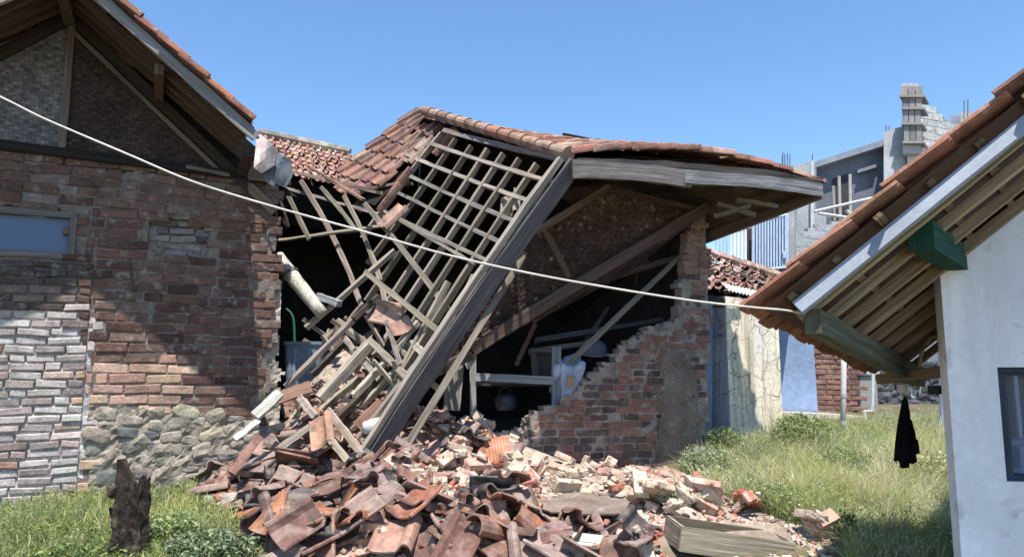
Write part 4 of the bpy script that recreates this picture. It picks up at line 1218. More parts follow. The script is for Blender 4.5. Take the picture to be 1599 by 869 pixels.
# ------------------------------------------------------------------ loose timber: every stick is a thing of its own
#  (name, label, category, p px, q px, Yp, Yq, width, thick, tint, bow)
GRP = 'loose timbers of the fallen roof'
STICKS = [
 ('batten', 'long bowed batten from torn eave to heaped timbers, second from the brick house', (470, 282), (564, 477), 8.3, 7.3, .05, .025, 0, .10),
 ('batten', 'short straight batten hanging beside the crumpled metal sheet', (443, 290), (483, 374), 8.2, 7.8, .045, .022, 0, .0),
 ('batten', 'short curved batten hanging loose under the torn eave with a free lower end', (501, 292), (555, 358), 8.3, 8.0, .042, .022, 0, .04),
 ('batten', 'bowed batten ending just above the single pale tile on the fallen frame', (537, 305), (602, 473), 8.3, 7.1, .045, .024, 0, .09),
 ('batten', 'long curved batten crossing from the tile edge to beside the leaning beam', (569, 318), (708, 497), 7.7, 6.45, .05, .025, 0, .09),
 ('batten', 'thin rail nailed across the tops of the hanging battens', (447, 294), (600, 337), 8.35, 8.2, .032, .022, 0, .0),
 ('batten', 'thin rail crossing the hanging battens low down, nearly level', (428, 376), (596, 353), 7.9, 7.7, .032, .024, 0, .0),
 ('batten', 'dark stub of batten hanging at the end of the brick house', (431, 297), (449, 355), 7.2, 7.2, .05, .03, 2, .0),
 ('rafter', 'grey rafter rising from the heap towards mid lattice, uppermost of the fallen rafters', (478, 512), (617, 391), 7.2, 7.3, .05, .045, 0, .0),
 ('batten', 'batten lying across the fallen rafters, ending in a nailed tip at the leaning beam', (570, 424), (699, 527), 6.9, 6.35, .05, .028, 0, -.03),
 ('rafter', 'dark rafter lying between the pale tile and the plaster covered log', (552, 498), (592, 461), 6.85, 7.0, .05, .04, 2, .0),
 ('rafter', 'split rafter leaning out of the heap in front of the blue grey bin', (446, 604), (551, 499), 6.85, 6.95, .06, .04, 0, .0),
 ('beam', 'thick pale beam lying along the heap below the crossed battens', (500, 622), (578, 536), 6.55, 6.75, .09, .075, 1, .0),
 ('batten', 'stout batten lying across the lower lattice from the heap to the leaning beam', (576, 529), (649, 602), 6.65, 6.28, .055, .028, 1, .0),
 ('batten', 'upright batten standing just below the single pale tile', (603, 500), (625, 569), 6.6, 6.4, .045, .022, 1, .0),
 ('rafter', 'pale rafter piece rising beside the upright batten', (552, 618), (604, 563), 6.4, 6.55, .055, .045, 1, .0),
 ('rafter', 'short pale rafter piece leaning behind the upright batten', (618, 546), (653, 502), 6.55, 6.65, .045, .04, 1, .0),
 ('batten', 'short cut batten still nailed to the edge of the leaning beam', (648, 539), (674, 563), 6.40, 6.32, .06, .03, 1, .0),
 ('plank', 'long plank propped beside the leaning beam with its foot among red tiles', (819, 397), (637, 693), 6.5, 6.0, .05, .10, 0, .0),
 ('batten', 'pale batten standing on the rubble at the left of the lowest lattice', (467, 619), (492, 650), 6.5, 6.4, .06, .03, 1, .0),
 ('batten', 'longest batten on the lowest part of the frame, just above the tile heap', (511, 640), (567, 709), 6.4, 6.15, .06, .03, 1, .0),
 ('batten', 'lowest batten lying in the heap with its end buried under tiles', (498, 664), (543, 718), 6.4, 6.2, .055, .03, 1, .0),
 ('plank', 'thin split plank slanting down to the tile heap left of the lowest battens', (436, 700), (503, 652), 6.2, 6.4, .055, .02, 0, .0),
 ('plank', 'whitened broken plank tipped over the stone footing, upper piece', (398, 650), (437, 613), 6.25, 6.4, .085, .045, 3, .0),
 ('plank', 'whitened thin plank end resting low on the stone footing', (366, 686), (404, 656), 6.1, 6.25, .05, .03, 3, .0),
 ('plank', 'brown split plank lying on the top edge of the heap by the broken brick corner', (432, 622), (486, 603), 6.5, 6.55, .11, .03, 4, .0),
 ('rafter', 'dark rafter slanting through the shade behind the pale beam', (488, 585), (543, 530), 7.0, 7.1, .055, .05, 2, .0),
 ('batten', 'pale slat crossing behind the stout batten', (536, 525), (566, 562), 6.95, 6.85, .05, .02, 1, .0),
 ('batten', 'pale slat end showing between two rafter pieces', (570, 565), (592, 592), 6.7, 6.6, .05, .02, 1, .0),
 ('rafter', 'long grey rafter lying low under the lattice toward the brick rubble', (548, 700), (655, 560), 6.35, 6.7, .06, .05, 0, .0),
 ('rafter', 'brown rafter lying low under the lattice beside the long grey one', (520, 660), (612, 572), 6.55, 6.75, .055, .05, 2, .0),
 ('rafter', 'grey rafter wedged behind the lowest battens', (470, 668), (560, 590), 6.7, 6.85, .05, .05, 0, .0),
 ('plank', 'rusty brown board lying flat between the fallen rafters', (560, 668), (600, 630), 6.4, 6.5, .14, .02, 4, .0),
 ('plank', 'short grey board leaning up at the foot of the long propped plank', (625, 640), (655, 585), 6.75, 6.85, .10, .02, 0, .0),
]
TC = [WOODS, PALEW, DARKW, [(.52, .49, .45), (.48, .46, .43)], [(.23, .13, .095), (.20, .12, .09)]]
for (nm, lab, a, b, ya, yb, w, t, tc, bow) in STICKS:
    p, q = at(*a, ya), at(*b, yb)
    up = RN if nm != 'plank' else Vector((.3, -.8, .5))
    tag(timber(nm, p, q, w, t, up, vary(rng.choice(TC[tc]), .12), None, seg=8, bow=-bow, jit=.004), lab, nm, GRP)
# plaster-covered log by the broken corner
lg = thing('plastered_log', 'round log caked in pale plaster leaning out of the broken brick corner', 'log', at(503, 490, 7.2))
mb = MB(); pts = [lerp(at(432, 402, 7.3), at(504, 490, 7.15), k / 9) + Vector((0, 0, .012 * nz((k, 0, 0), 1.1))) for k in range(10)]
mb.tube(pts, lambda t: .08 + .022 * nz((t * 9, 0, 0), 1) - .02 * t, 12, (.52, .48, .40)); mb.build('log', MT['mortar'], lg, smooth=True)
for t in (.3,):
    p = lerp(pts[0], pts[-1], t); d = (pts[-1] - pts[0]).normalized()
    mb = MB(); mb.tube([p - d * .012, p + d * .012], .088, 10, (.12, .10, .08)); mb.build('binding', MT['plain'], lg)
mb = MB(); mb.beam(at(498, 462, 7.2), at(530, 474, 7.1), .08, .06, Z, (.36, .35, .36)); tag(mb.build('board_end', MT['wood']), 'pale board end lying behind the plaster caked log', 'board')
# splintered short sticks tangled under the lattice
for k in range(58):
    x, y = rng.uniform(440, 650), rng.uniform(500, 690)
    if x - 450 < (690 - y) * .25 - 10 or (x - 580) > (700 - y) * .75: continue
    p = onroof(x, y, rng.uniform(-.28, -.10))
    a = rng.choice((.6, .8, -.7, 2.4, .9)) + rng.gauss(0, .25)
    L = rng.uniform(.12, .42)
    d = (Vector((math.cos(a), 0, math.sin(a))) + Vector((0, rng.uniform(-.3, .3), 0))).normalized() * L
    tag(timber('stick', p - d, p + d, rng.uniform(.03, .055), rng.uniform(.02, .035), RN, vary(rng.choice(PALEW + WOODS), .15), None, seg=4, jit=.005), 'short splintered stick tangled under the fallen roof frame', 'stick', 'splintered sticks under the roof frame')

# ------------------------------------------------------------------ things left inside the house
bench = thing('timber_bench', 'grey blue timber bench frame standing behind the low broken wall', 'bench', at(805, 640, 7.35))
PT = (.19, .225, .25)
for (a, b, w) in (((739, 522), (739, 650), .06), ((869, 541), (868, 640), .085)):
    timber('leg', at(*a, 7.25), at(*b, 7.25), w, .06, Vector((0, -1, 0)), PT if w > .07 else (.30, .29, .27), bench, seg=4)
timber('rail', at(743, 588, 7.23), at(866, 594, 7.23), .075, .05, Vector((0, -1, 0)), (.27, .30, .32), bench, seg=5)
timber('rail', at(833, 550, 7.45), at(836, 592, 7.45), .06, .05, Vector((0, -1, 0)), (.10, .09, .08), bench, seg=3)
mb = MB(); mb.box(at(803, 600, 7.6), Vector((.40, 0, 0)), Vector((0, .3, 0)), Z * .012, (.05, .04, .035)); mb.build('shelf', MT['soot'], bench)
cab = thing('cabinet_panel', 'dull brown cabinet panel standing behind the timber bench', 'cabinet', at(850, 590, 7.7))
mb = MB(); mb.box(at(851, 572, 7.75), Vector((.10, 0, 0)), Vector((0, .12, 0)), Z * .14, (.07, .06, .045), ch=.008); mb.build('body', MT['plain'], cab)
timber('top_rail', at(830, 547, 7.6), at(872, 547, 7.6), .03, .05, Z, (.16, .14, .10), cab)
GI = 'poles and boards thrown about inside the house'
for lab, nm, a, b, ya, yb, w, t, c in (
   ('pale pole slanting from the brick pier down to the bench', 'pole', (1059, 403), (878, 577), 7.75, 7.3, .055, .05, (.22, .19, .15)),
   ('thin dim pole running up to the pier above the long slanting one', 'pole', (930, 440), (1060, 402), 7.7, 7.9, .055, .05, (.13, .105, .08)),
   ('dim board lying level behind the slanting pole, upper of two', 'board', (836, 533), (1050, 497), 7.9, 8.2, .05, .11, (.10, .10, .105)),
   ('dim board lying level behind the slanting pole, lower of two', 'board', (826, 549), (925, 535), 7.7, 7.9, .05, .06, (.17, .155, .13)),
   ('brown lath hanging broken behind the bench rail', 'lath', (836, 505), (806, 570), 7.6, 7.55, .045, .02, (.16, .10, .07)),
   ('dark lath leaning behind the pale slanting pole', 'lath', (950, 480), (915, 530), 8.1, 8.0, .04, .03, (.08, .07, .06)),
   ('tall grey board standing upright behind the long propped plank', 'board', (712, 565), (705, 640), 7.25, 7.2, .16, .03, (.23, .21, .18)),
   ('short pale lath stuck upright beside the tall grey board', 'lath', (720, 545), (733, 575), 7.15, 7.15, .045, .02, (.42, .40, .37)),
 ):
    tag(timber(nm, at(*a, ya), at(*b, yb), w, t, Vector((0, -1, .2)), c, None), lab, nm, GI)
# bulging white sack, metal basin, pot
sack = thing('white_sack', 'crumpled white plastic sack with a brown patch wedged against the broken wall', 'sack', at(890, 610, 7.25))
mb = MB(); blob(mb, at(890, 590, 7.3), Vector((.115, .01, 0)), Vector((0, .1, 0)), Z * .15, (.40, .44, .52), 4.4, 3, .75)
mb.build('bag', MT['plain'], sack, smooth=True)
mb = MB(); mb.box(at(891, 594, 7.19), Vector((.038, .004, 0)), Vector((0, .012, 0)), Z * .05, (.30, .22, .15), ch=.008); mb.build('patch', MT['plain'], sack)
def lathe(mb, c, prof, n=24, tint=(.5, .5, .5), ax=Z, sx=Vector((1, 0, 0))):
    sy = ax.cross(sx).normalized()
    vs = [c + ax * h + (sx * math.cos(2 * math.pi * k / n) + sy * math.sin(2 * math.pi * k / n)) * r for (r, h) in prof for k in range(n)]
    fs = [(i * n + k, i * n + (k + 1) % n, (i + 1) * n + (k + 1) % n, (i + 1) * n + k) for i in range(len(prof) - 1) for k in range(n)]
    mb.add(vs, fs, tint)
pot = thing('metal_basin', 'round grey metal basin upturned behind the broken wall', 'basin', at(926, 556, 7.75))
mb = MB(); c = at(926, 552, 7.75); ax_ = Vector((.05, -.22, 1)).normalized(); sx_ = ax_.cross(Vector((0, 1, .1))).normalized()
lathe(mb, c, [(.0, .15), (.06, .147), (.105, .125), (.135, .08), (.145, .03), (.145, 0), (.138, 0)], 28, (.17, .18, .22), ax_, sx_); mb.build('bowl', MT['plain'], pot, smooth=True)
mb = MB(); lathe(mb, c, [(.143, .012), (.155, .008), (.157, -.004), (.143, -.006)], 28, (.24, .25, .28), ax_, sx_); mb.build('rim', MT['plain'], pot, smooth=True)
kt = thing('dark_kettle', 'dark round pot half hidden under the timber bench', 'pot', at(790, 640, 7.5))
mb = MB(); lathe(mb, at(790, 640, 7.5), [(0.08, 0), (.11, .05), (.115, .10), (.09, .15), (.05, .17), (0, .175)], 20, (.06, .07, .10)); mb.build('body', MT['metal'], kt, smooth=True)
mb = MB(); mb.tube(spline([at(780, 618, 7.5), at(784, 606, 7.5), at(796, 606, 7.5), at(800, 618, 7.5)], 5), .007, 6, (.05, .05, .06)); mb.build('handle', MT['metal'], kt)
# blue grey bin
bn = thing('plastic_bin', 'blue grey plastic bin behind the broken corner of the brick house', 'bin', at(475, 610, 7.55))
cb = at(476, 612, 7.6)
def rect_ring(c, w, d, z, n=5, r=.05):
    out = []
    for (sx, sy, a0) in ((1, 1, 0), (-1, 1, 90), (-1, -1, 180), (1, -1, 270)):
        for k in range(n):
            a = math.radians(a0 + 90 * k / (n - 1))
            out.append(c + Vector((sx * (w - r) + r * math.cos(a), sy * (d - r) + r * math.sin(a), z)))
    return out
mb = MB()
rings = [rect_ring(cb, .155, .13, 0), rect_ring(cb, .175, .145, .22), rect_ring(cb, .185, .155, .46), rect_ring(cb, .20, .17, .47), rect_ring(cb, .20, .17, .50), rect_ring(cb, .18, .15, .50), rect_ring(cb, .15, .12, .05)]
n = len(rings[0]); vs = [p for r in rings for p in r]
fs = [(i * n + k, i * n + (k + 1) % n, (i + 1) * n + (k + 1) % n, (i + 1) * n + k) for i in range(len(rings) - 1) for k in range(n)]
mb.add(vs, fs + [tuple(range(n))[::-1], tuple((len(rings) - 1) * n + k for k in range(n))], (.17, .22, .28)); mb.build('tub', MT['plain'], bn)
for sx in (-.07, .07):
    mb = MB(); mb.box(cb + Vector((sx, -.155, .3)), Vector((.016, 0, 0)), Vector((0, .012, 0)), Z * .14, (.19, .245, .31), ch=.006); mb.build('rib', MT['plain'], bn)
mb = MB(); mb.tube(spline([at(447, 482, 7.8), at(455, 490, 7.8), at(459, 505, 7.8), at(460, 545, 7.8)], 6), .013, 7, (.03, .12, .075))
tag(mb.build('green_hose', MT['plain']), 'thin green hose rising above the blue grey bin', 'hose')

# crumpled metal flashing between the two roofs
def crumple(name, label, px, Yf, tint, seed, amp=.05):
    bm = bmesh.new()
    f = bm.faces.new([bm.verts.new((x, -y, 0)) for x, y in px])
    bmesh.ops.triangulate(bm, faces=[f])
    bmesh.ops.subdivide_edges(bm, edges=bm.edges[:], cuts=3, use_grid_fill=True)
    bmesh.ops.triangulate(bm, faces=bm.faces[:])
    mb = MB()
    vs = []
    for v in bm.verts:
        x, y = v.co.x, -v.co.y
        fold = abs(((x * .8 + y * .6 + seed * 9) / 26) % 2 - 1)
        vs.append(at(x, y, Yf(x, y) + amp * (fold - .5) + amp * .8 * nz((x * .03, y * .03, 0), 1, seed)))
    bm.verts.index_update()
    mb.add(vs, [tuple(v.index for v in q.verts) for q in bm.faces], tint)
    bm.free()
    o = mb.build(name, MT['metal'])
    s = o.modifiers.new('thickness', 'SOLIDIFY'); s.thickness = .005
    return tag(o, label, 'metal sheet', 'torn flashing sheets between the roofs')
crumple('metal_sheet', 'pinkish crumpled metal sheet hanging at the end of the brick house eave', [(401, 213), (406, 209), (432, 232), (428, 258), (408, 271), (396, 262)], lambda x, y: 5.95 + (x - 400) * .004 - (y - 240) * .003, (.22, .185, .175), 2)
crumple('metal_sheet', 'pale blue grey bent metal sheet below the pinkish one', [(432, 238), (455, 250), (456, 275), (446, 293), (428, 286), (432, 262), (424, 250)], lambda x, y: 6.1 + (x - 430) * .006, (.21, .235, .25), 5)
crumple('metal_sheet', 'dark curled metal sheet under the pale bent one', [(408, 262), (430, 250), (436, 262), (430, 292), (415, 284)], lambda x, y: 6.6 + (y - 260) * .003, (.16, .19, .24), 9)
# ------------------------------------------------------------------ rubble: tiles, bricks, chips
HX0, HY0, HS = -4.2, 3.6, .03
HNX, HNY = int(8.6 / HS), int(5.2 / HS)
HM = np.array([[ground_z(HX0 + i * HS, HY0 + j * HS) for j in range(HNY)] for i in range(HNX)])
def settle(x, y, rad, q=.6):
    i0, i1 = int((x - rad - HX0) / HS), int((x + rad - HX0) / HS) + 1
    j0, j1 = int((y - rad - HY0) / HS), int((y + rad - HY0) / HS) + 1
    i0, j0 = max(0, i0), max(0, j0); i1, j1 = min(HNX, i1), min(HNY, j1)
    if i1 <= i0 + 1 or j1 <= j0 + 1: return None, None, None
    w = HM[i0:i1, j0:j1]
    gx = (w[-1].mean() - w[0].mean()) / (2 * rad); gy = (w[:, -1].mean() - w[:, 0].mean()) / (2 * rad)
    return float(np.quantile(w, q)), (max(-.7, min(.7, gx)), max(-.7, min(.7, gy))), (i0, i1, j0, j1)
BLK = np.zeros((HNX, HNY), dtype=bool)
G0M = HM.copy()
def raise_hm(box, z):
    i0, i1, j0, j1 = box
    HM[i0:i1, j0:j1] = np.maximum(HM[i0:i1, j0:j1], z)
def mesh_from(vs, fs, name, m, smooth=False):
    me = bpy.data.meshes.new(name); me.from_pydata([tuple(v) for v in vs], [], fs); me.materials.append(m)
    a = me.attributes.new('tint', 'FLOAT_COLOR', 'FACE')
    a.data.foreach_set('color', np.ones((len(me.polygons), 4), dtype=np.float32).ravel())
    me.validate(); return me
# tile meshes: whole, then broken along ragged lines
def tile_mesh(cuts, name, bend=0.0):
    bm = bmesh.new()
    V_, F_ = tile_template(.31, .012, 4)
    bv = [bm.verts.new((x, y - .155, z - .02 + bend * (y - .155) ** 2)) for x, y, z in V_]
    for f in F_: bm.faces.new([bv[i] for i in f])
    for (px, py, ang) in cuts:
        n = Vector((math.cos(ang), math.sin(ang), rng.uniform(-.3, .3)))
        r = bmesh.ops.bisect_plane(bm, geom=bm.verts[:] + bm.edges[:] + bm.faces[:], plane_co=(px, py, 0), plane_no=n, clear_outer=True)
        ed = [e for e in r['geom_cut'] if isinstance(e, bmesh.types.BMEdge)]
        bmesh.ops.holes_fill(bm, edges=ed)
        for v in [v for v in r['geom_cut'] if isinstance(v, bmesh.types.BMVert)]:
            t = n.cross(Vector((0, 0, 1))); v.co += n * rng.uniform(-.008, .004)
    bm.normal_update()
    me = bpy.data.meshes.new(name); bm.to_mesh(me); bm.free(); me.materials.append(MT['tile_loose']); return me
TW = [tile_mesh([], 'tile_whole'), tile_mesh([], 'tile_whole_bent', .35), tile_mesh([(.10, .13, .9)], 'tile_chipped'), tile_mesh([(-.10, -.14, 3.9)], 'tile_corner_off')]
TB = [tile_mesh([(.0, .02, 1.5)], 'tile_half'), tile_mesh([(.0, 0, 4.5)], 'tile_half_low'), tile_mesh([(-.02, .05, .5)], 'tile_slant'), tile_mesh([(.03, 0, 3.3), (0, .08, 1.3)], 'tile_shard'), tile_mesh([(-.03, 0, .1)], 'tile_pan'), tile_mesh([(.09, 0, 3.2)], 'tile_roll'), tile_mesh([(0, .04, 1.1), (0, -.07, 4.4)], 'tile_strip')]
def flat_tile(rib, name):
    mb = MB(); w, l = .12, .16
    bm = bmesh.new()
    n = 18 if rib else 6
    pr = [(-w + 2 * w * k / n, .006 * (k % 2) * rib + .006 * math.sin(math.pi * k / n)) for k in range(n + 1)]
    top = [[bm.verts.new((x, y, z)) for x, z in pr] for y in (-l, 0, l)]
    bot = [[bm.verts.new((x, y, z - .014)) for x, z in pr] for y in (-l, 0, l)]
    for r in range(2):
        for k in range(n):
            bm.faces.new([top[r][k], top[r][k + 1], top[r + 1][k + 1], top[r + 1][k]])
            bm.faces.new([bot[r][k], bot[r + 1][k], bot[r + 1][k + 1], bot[r][k + 1]])
    for k in range(n):
        bm.faces.new([top[0][k], bot[0][k], bot[0][k + 1], top[0][k + 1]]); bm.faces.new([top[2][k], top[2][k + 1], bot[2][k + 1], bot[2][k]])
    for r in range(2):
        bm.faces.new([top[r][0], top[r + 1][0], bot[r + 1][0], bot[r][0]]); bm.faces.new([top[r][n], bot[r][n], bot[r + 1][n], top[r + 1][n]])
    me = bpy.data.meshes.new(name); bm.to_mesh(me); bm.free(); me.materials.append(MT['tile_loose']); return me
TRIB = flat_tile(1, 'tile_ribbed'); TFLAT = flat_tile(0, 'tile_flat')
# ridge tile, a half barrel
def barrel():
    mb = MB(); n = 9; L = .17
    o, i_ = [], []
    vs, fs = [], []
    for y in (-L, 0, L):
        for r in (.085, .072):
            for k in range(n): a = math.pi * k / (n - 1); vs.append((math.cos(a) * r * (1 + .1 * y / L), y, math.sin(a) * r - .03))
    for r in range(2):
        b, c = r * 2 * n, (r + 1) * 2 * n
        for k in range(n - 1):
            fs.append((b + k, b + k + 1, c + k + 1, c + k)); fs.append((b + n + k, c + n + k, c + n + k + 1, b + n + k + 1))
        fs.append((b, c, c + n, b + n)); fs.append((b + n - 1, b + 2 * n - 1, c + 2 * n - 1, c + n - 1))
    for k in range(n - 1):
        fs.append((k, n + k, n + k + 1, k + 1)); e = 4 * n; fs.append((e + k, e + k + 1, e + n + k + 1, e + n + k))
    return mesh_from(vs, fs, 'tile_barrel', MT['tile_loose'])
TBAR = barrel()
# brick meshes
def brick_mesh(lx, ly, lz, chip, name, cutp=None):
    bm = bmesh.new(); bmesh.ops.create_cube(bm, size=1)
    bmesh.ops.subdivide_edges(bm, edges=bm.edges[:], cuts=3, use_grid_fill=True)
    sd = rng.uniform(0, 90)
    for v in bm.verts:
        p = v.co * 2
        q = Vector([math.copysign(abs(a) ** 1.0, a) for a in p])
        e = sorted([abs(a) for a in p])[1]
        k = 1 - .05 * (e > .95) - chip * max(0, nz(p, 1.3, sd)) * (.4 + e) - .03 * nz(p, 3, sd)
        v.co = Vector((q.x * lx / 2 * k, q.y * ly / 2 * k, q.z * lz / 2 * k))
    if cutp:
        n = Vector((1, rng.uniform(-.4, .4), rng.uniform(-.3, .3)))
        r = bmesh.ops.bisect_plane(bm, geom=bm.verts[:] + bm.edges[:] + bm.faces[:], plane_co=(cutp, 0, 0), plane_no=n, clear_outer=True)
        bmesh.ops.holes_fill(bm, edges=[e for e in r['geom_cut'] if isinstance(e, bmesh.types.BMEdge)])
        for v in [v for v in r['geom_cut'] if isinstance(v, bmesh.types.BMVert)]: v.co.x += rng.uniform(-.015, .008)
    me = bpy.data.meshes.new(name); bm.to_mesh(me); bm.free(); me.materials.append(MT['brick_loose']); return me
BW = [brick_mesh(.20, .095, .055, .09, 'brick_whole'), brick_mesh(.19, .10, .052, .16, 'brick_chipped'), brick_mesh(.205, .098, .05, .05, 'brick_clean')]
BH = [brick_mesh(.20, .095, .055, .14, 'brick_half', .01), brick_mesh(.20, .10, .052, .16, 'brick_bat', -.03), brick_mesh(.2, .1, .055, .18, 'brick_three_quarter', .05)]
BC = [brick_mesh(.12, .11, .08, .5, 'brick_lump'), brick_mesh(.15, .12, .07, .55, 'mortar_lump')]

def put(name, me, p, rot, color, label, cat, group=None, s=1.0):
    o = bpy.data.objects.new(name, me); COL.objects.link(o)
    o.location = p; o.rotation_euler = rot
    o.scale = (s, s, s)
    o.color = (*color, 1)
    return tag(o, label, cat, group)
def tilt(g, yaw, extra):
    n = Vector((-g[0], -g[1], 1)).normalized()
    n = (n + Vector((rng.gauss(0, extra), rng.gauss(0, extra), 0))).normalized()
    q = n.to_track_quat('Z', 'Y').to_matrix() @ Matrix.Rotation(yaw, 3, 'Z')
    return q.to_euler()
tile_zone = [(286, 752), (330, 715), (372, 690), (440, 696), (520, 722), (585, 735), (640, 742), (610, 765), (690, 790), (790, 792), (830, 812), (900, 838), (985, 846), (1000, 890), (425, 890), (395, 830), (330, 790)]
brick_zone = [(588, 735), (640, 705), (700, 706), (760, 720), (826, 722), (930, 728), (1060, 738), (1105, 765), (1150, 790), (1235, 818), (1310, 836), (1300, 880), (990, 890), (975, 842), (940, 800), (800, 785), (700, 785), (612, 768)]
wall_zone = [(655, 640), (700, 650), (740, 676), (830, 655), (826, 690), (770, 705), (655, 700)]
in_zone = [(430, 640), (520, 590), (640, 590), (650, 690), (560, 720), (450, 690)]
def pick(zone):
    xs = [p[0] for p in zone]; ys = [p[1] for p in zone]
    while True:
        x, y = rng.uniform(min(xs), max(xs)), rng.uniform(min(ys), max(ys))
        if inpoly(x, y, zone):
            p = ground_hit(x, y)
            if p and HX0 + .3 < p.x < HX0 + 8.2 and HY0 + .2 < p.y < HY0 + 4.9: return p, (x, y)
# the grey sheet and the wooden tray first, so that the rest comes to lie against them
sheet_px = [(812, 775), (836, 769), (905, 772), (972, 784), (984, 812), (975, 842), (930, 836), (860, 822), (838, 803)]
mb = MB()
nxs, nys = 16, 8
bm = bmesh.new()
cs = at(895, 803, 5.45)
sh = []
for (x, y) in sheet_px:
    p = ground_hit(x, y); sh.append(p)
zc = sum(p.z for p in sh) / len(sh) + .07
for p in sh:
    pass
poly = [Vector((p.x, p.y, zc + .10 * (p.y - cs.y) + .02 * nz(p, 3))) for p in sh]
c0 = sum(poly, Vector()) / len(poly)
rings = [[c0 + (p - c0) * k + Z * (.018 * nz((p.x * 3, p.y * 3, k * 2), 1)) for p in poly] for k in (.35, .7, 1.0)]
n = len(poly)
vs = [c0] + [p for r in rings for p in r]
fs = [(0, 1 + k, 1 + (k + 1) % n) for k in range(n)] + [(1 + r * n + k, 1 + (r + 1) * n + k, 1 + (r + 1) * n + (k + 1) % n, 1 + r * n + (k + 1) % n) for r in range(2) for k in range(n)]
mb.add(vs, fs, (.235, .205, .18))
so_ = mb.build('board_sheet', MT['render'])
so_.modifiers.new('thickness', 'SOLIDIFY').thickness = .012
tag(so_, 'large grey brown sheet of board lying flat on the brick rubble', 'board')
for p in poly: 
    pass
i0, i1 = int((min(p.x for p in poly) - HX0) / HS), int((max(p.x for p in poly) - HX0) / HS)
j0, j1 = int((min(p.y for p in poly) - HY0) / HS), int((max(p.y for p in poly) - HY0) / HS)
SHEET = [(p.x, p.y) for p in poly]
# open wooden tray lying at the front right of the heap
tray = thing('wooden_tray', 'open weathered wooden tray lying on the front edge of the brick rubble', 'tray', ground_hit(1130, 850))
ta, tb = at(1062, 840, 4.8), at(1240, 866, 4.9)
td = at(1038, 814, 5.12)
tz = .10
td.z = ta.z + .01
tu = (tb - ta); tv = (td - ta); tn = tu.cross(tv).normalized()
if tn.z < 0: tn = -tn
WT = (.33, .28, .225)
for nm, a, b in (('front_board', ta, tb), ('back_board', ta + tv, tb + tv), ('end_board', ta + tu * .012, ta + tv + tu * .012), ('end_board', tb - tu * .012, tb + tv - tu * .012)):
    timber(nm, a, b, .02, .15, tn, vary((.13, .105, .08) if nm == 'back_board' else WT, .1), tray, seg=6, jit=.002)  # back board darkened for dirt and for the shade inside the tray
mb = MB(); mb.box((ta + tb + td + (tb + tv)) / 4 - tn * .068, tu * .49, tv * .49, tn * .006, (.05, .04, .032)); mb.build('base_board', MT['plain'], tray)  # shade inside the tray put into the dark base tint
for q in np.linspace(0, 1, 30):
    for r in np.linspace(0, 1, 16):
        p = ta + tu * q + tv * r
        i, j = int((p.x - HX0) / HS), int((p.y - HY0) / HS)
        if 0 <= i < HNX and 0 <= j < HNY: BLK[i, j] = True
def blocked(x, y, r=.06):
    i, j = int((x - HX0) / HS), int((y - HY0) / HS)
    k = int(r / HS) + 1
    return bool(BLK[max(0, i - k):i + k + 1, max(0, j - k):j + k + 1].any())

# bricks
PALE = [(.50, .395, .30), (.46, .365, .285), (.53, .425, .33), (.44, .33, .255)]
PINK = [(.50, .30, .235), (.46, .27, .21)]
REDB = [(.43, .16, .10), (.38, .13, .085)]
def place_brick(zone, n, where, grp, tiltx=.35, sub=None):
    for _ in range(n):
        for _t in range(20):
            p, (x, y) = pick(zone)
            if not blocked(p.x, p.y, .12) and not (inpoly(p.x, p.y, SHEET) and rng.random() < .95): break
        else: continue
        r = rng.random()
        kind = rng.random()
        if kind < .56: me, shp, rad, th = rng.choice(BW), 'whole', .075, .028
        elif kind < .9: me, shp, rad, th = rng.choice(BH), 'broken', .05, .028
        else: me, shp, rad, th = rng.choice(BC), 'lump', .05, .035
        if r < .62: col, cn = vary(rng.choice(PALE), .1), 'dusty pale'
        elif r < .93 or shp == 'lump': col, cn = vary(rng.choice(PINK), .12), 'dull pink'
        else: col, cn = vary(rng.choice(REDB), .12), 'bright red'
        z, g_, box = settle(p.x, p.y, rad)
        if z is None or z - ground_z(p.x, p.y) > .14: continue
        up = rng.random() < .18
        rot = tilt(g_, rng.uniform(0, 6.28), tiltx)
        if up:
            m = rot.to_matrix() @ Matrix.Rotation(math.pi / 2, 3, 'X'); rot = m.to_euler(); th = .05
        nm = {'whole': 'brick', 'broken': 'broken_brick', 'lump': 'mortar_lump'}[shp]
        lab = {'whole': f'{cn} whole brick lying {where}', 'broken': f'{cn} broken brick lying {where}', 'lump': f'{cn} lump of brickwork lying {where}'}[shp]
        put(nm, me, (p.x, p.y, z + th * .75), rot, col, lab, 'brick' if shp != 'lump' else 'rubble lump', f'{cn} {shp} bricks {grp}', rng.uniform(.86, 1.12))
        raise_hm(box, z + th * 1.25)
z1 = [(588, 735), (640, 705), (700, 706), (760, 720), (826, 722), (826, 790), (700, 785), (612, 768)]
z2 = [(826, 722), (930, 728), (1060, 738), (1085, 760), (1010, 800), (940, 800), (826, 770)]
z3 = [(1010, 790), (1090, 770), (1150, 790), (1235, 818), (1310, 836), (1300, 880), (990, 890), (975, 842)]
z4 = [(560, 800), (700, 785), (800, 790), (900, 838), (1000, 850), (1000, 890), (560, 890)]
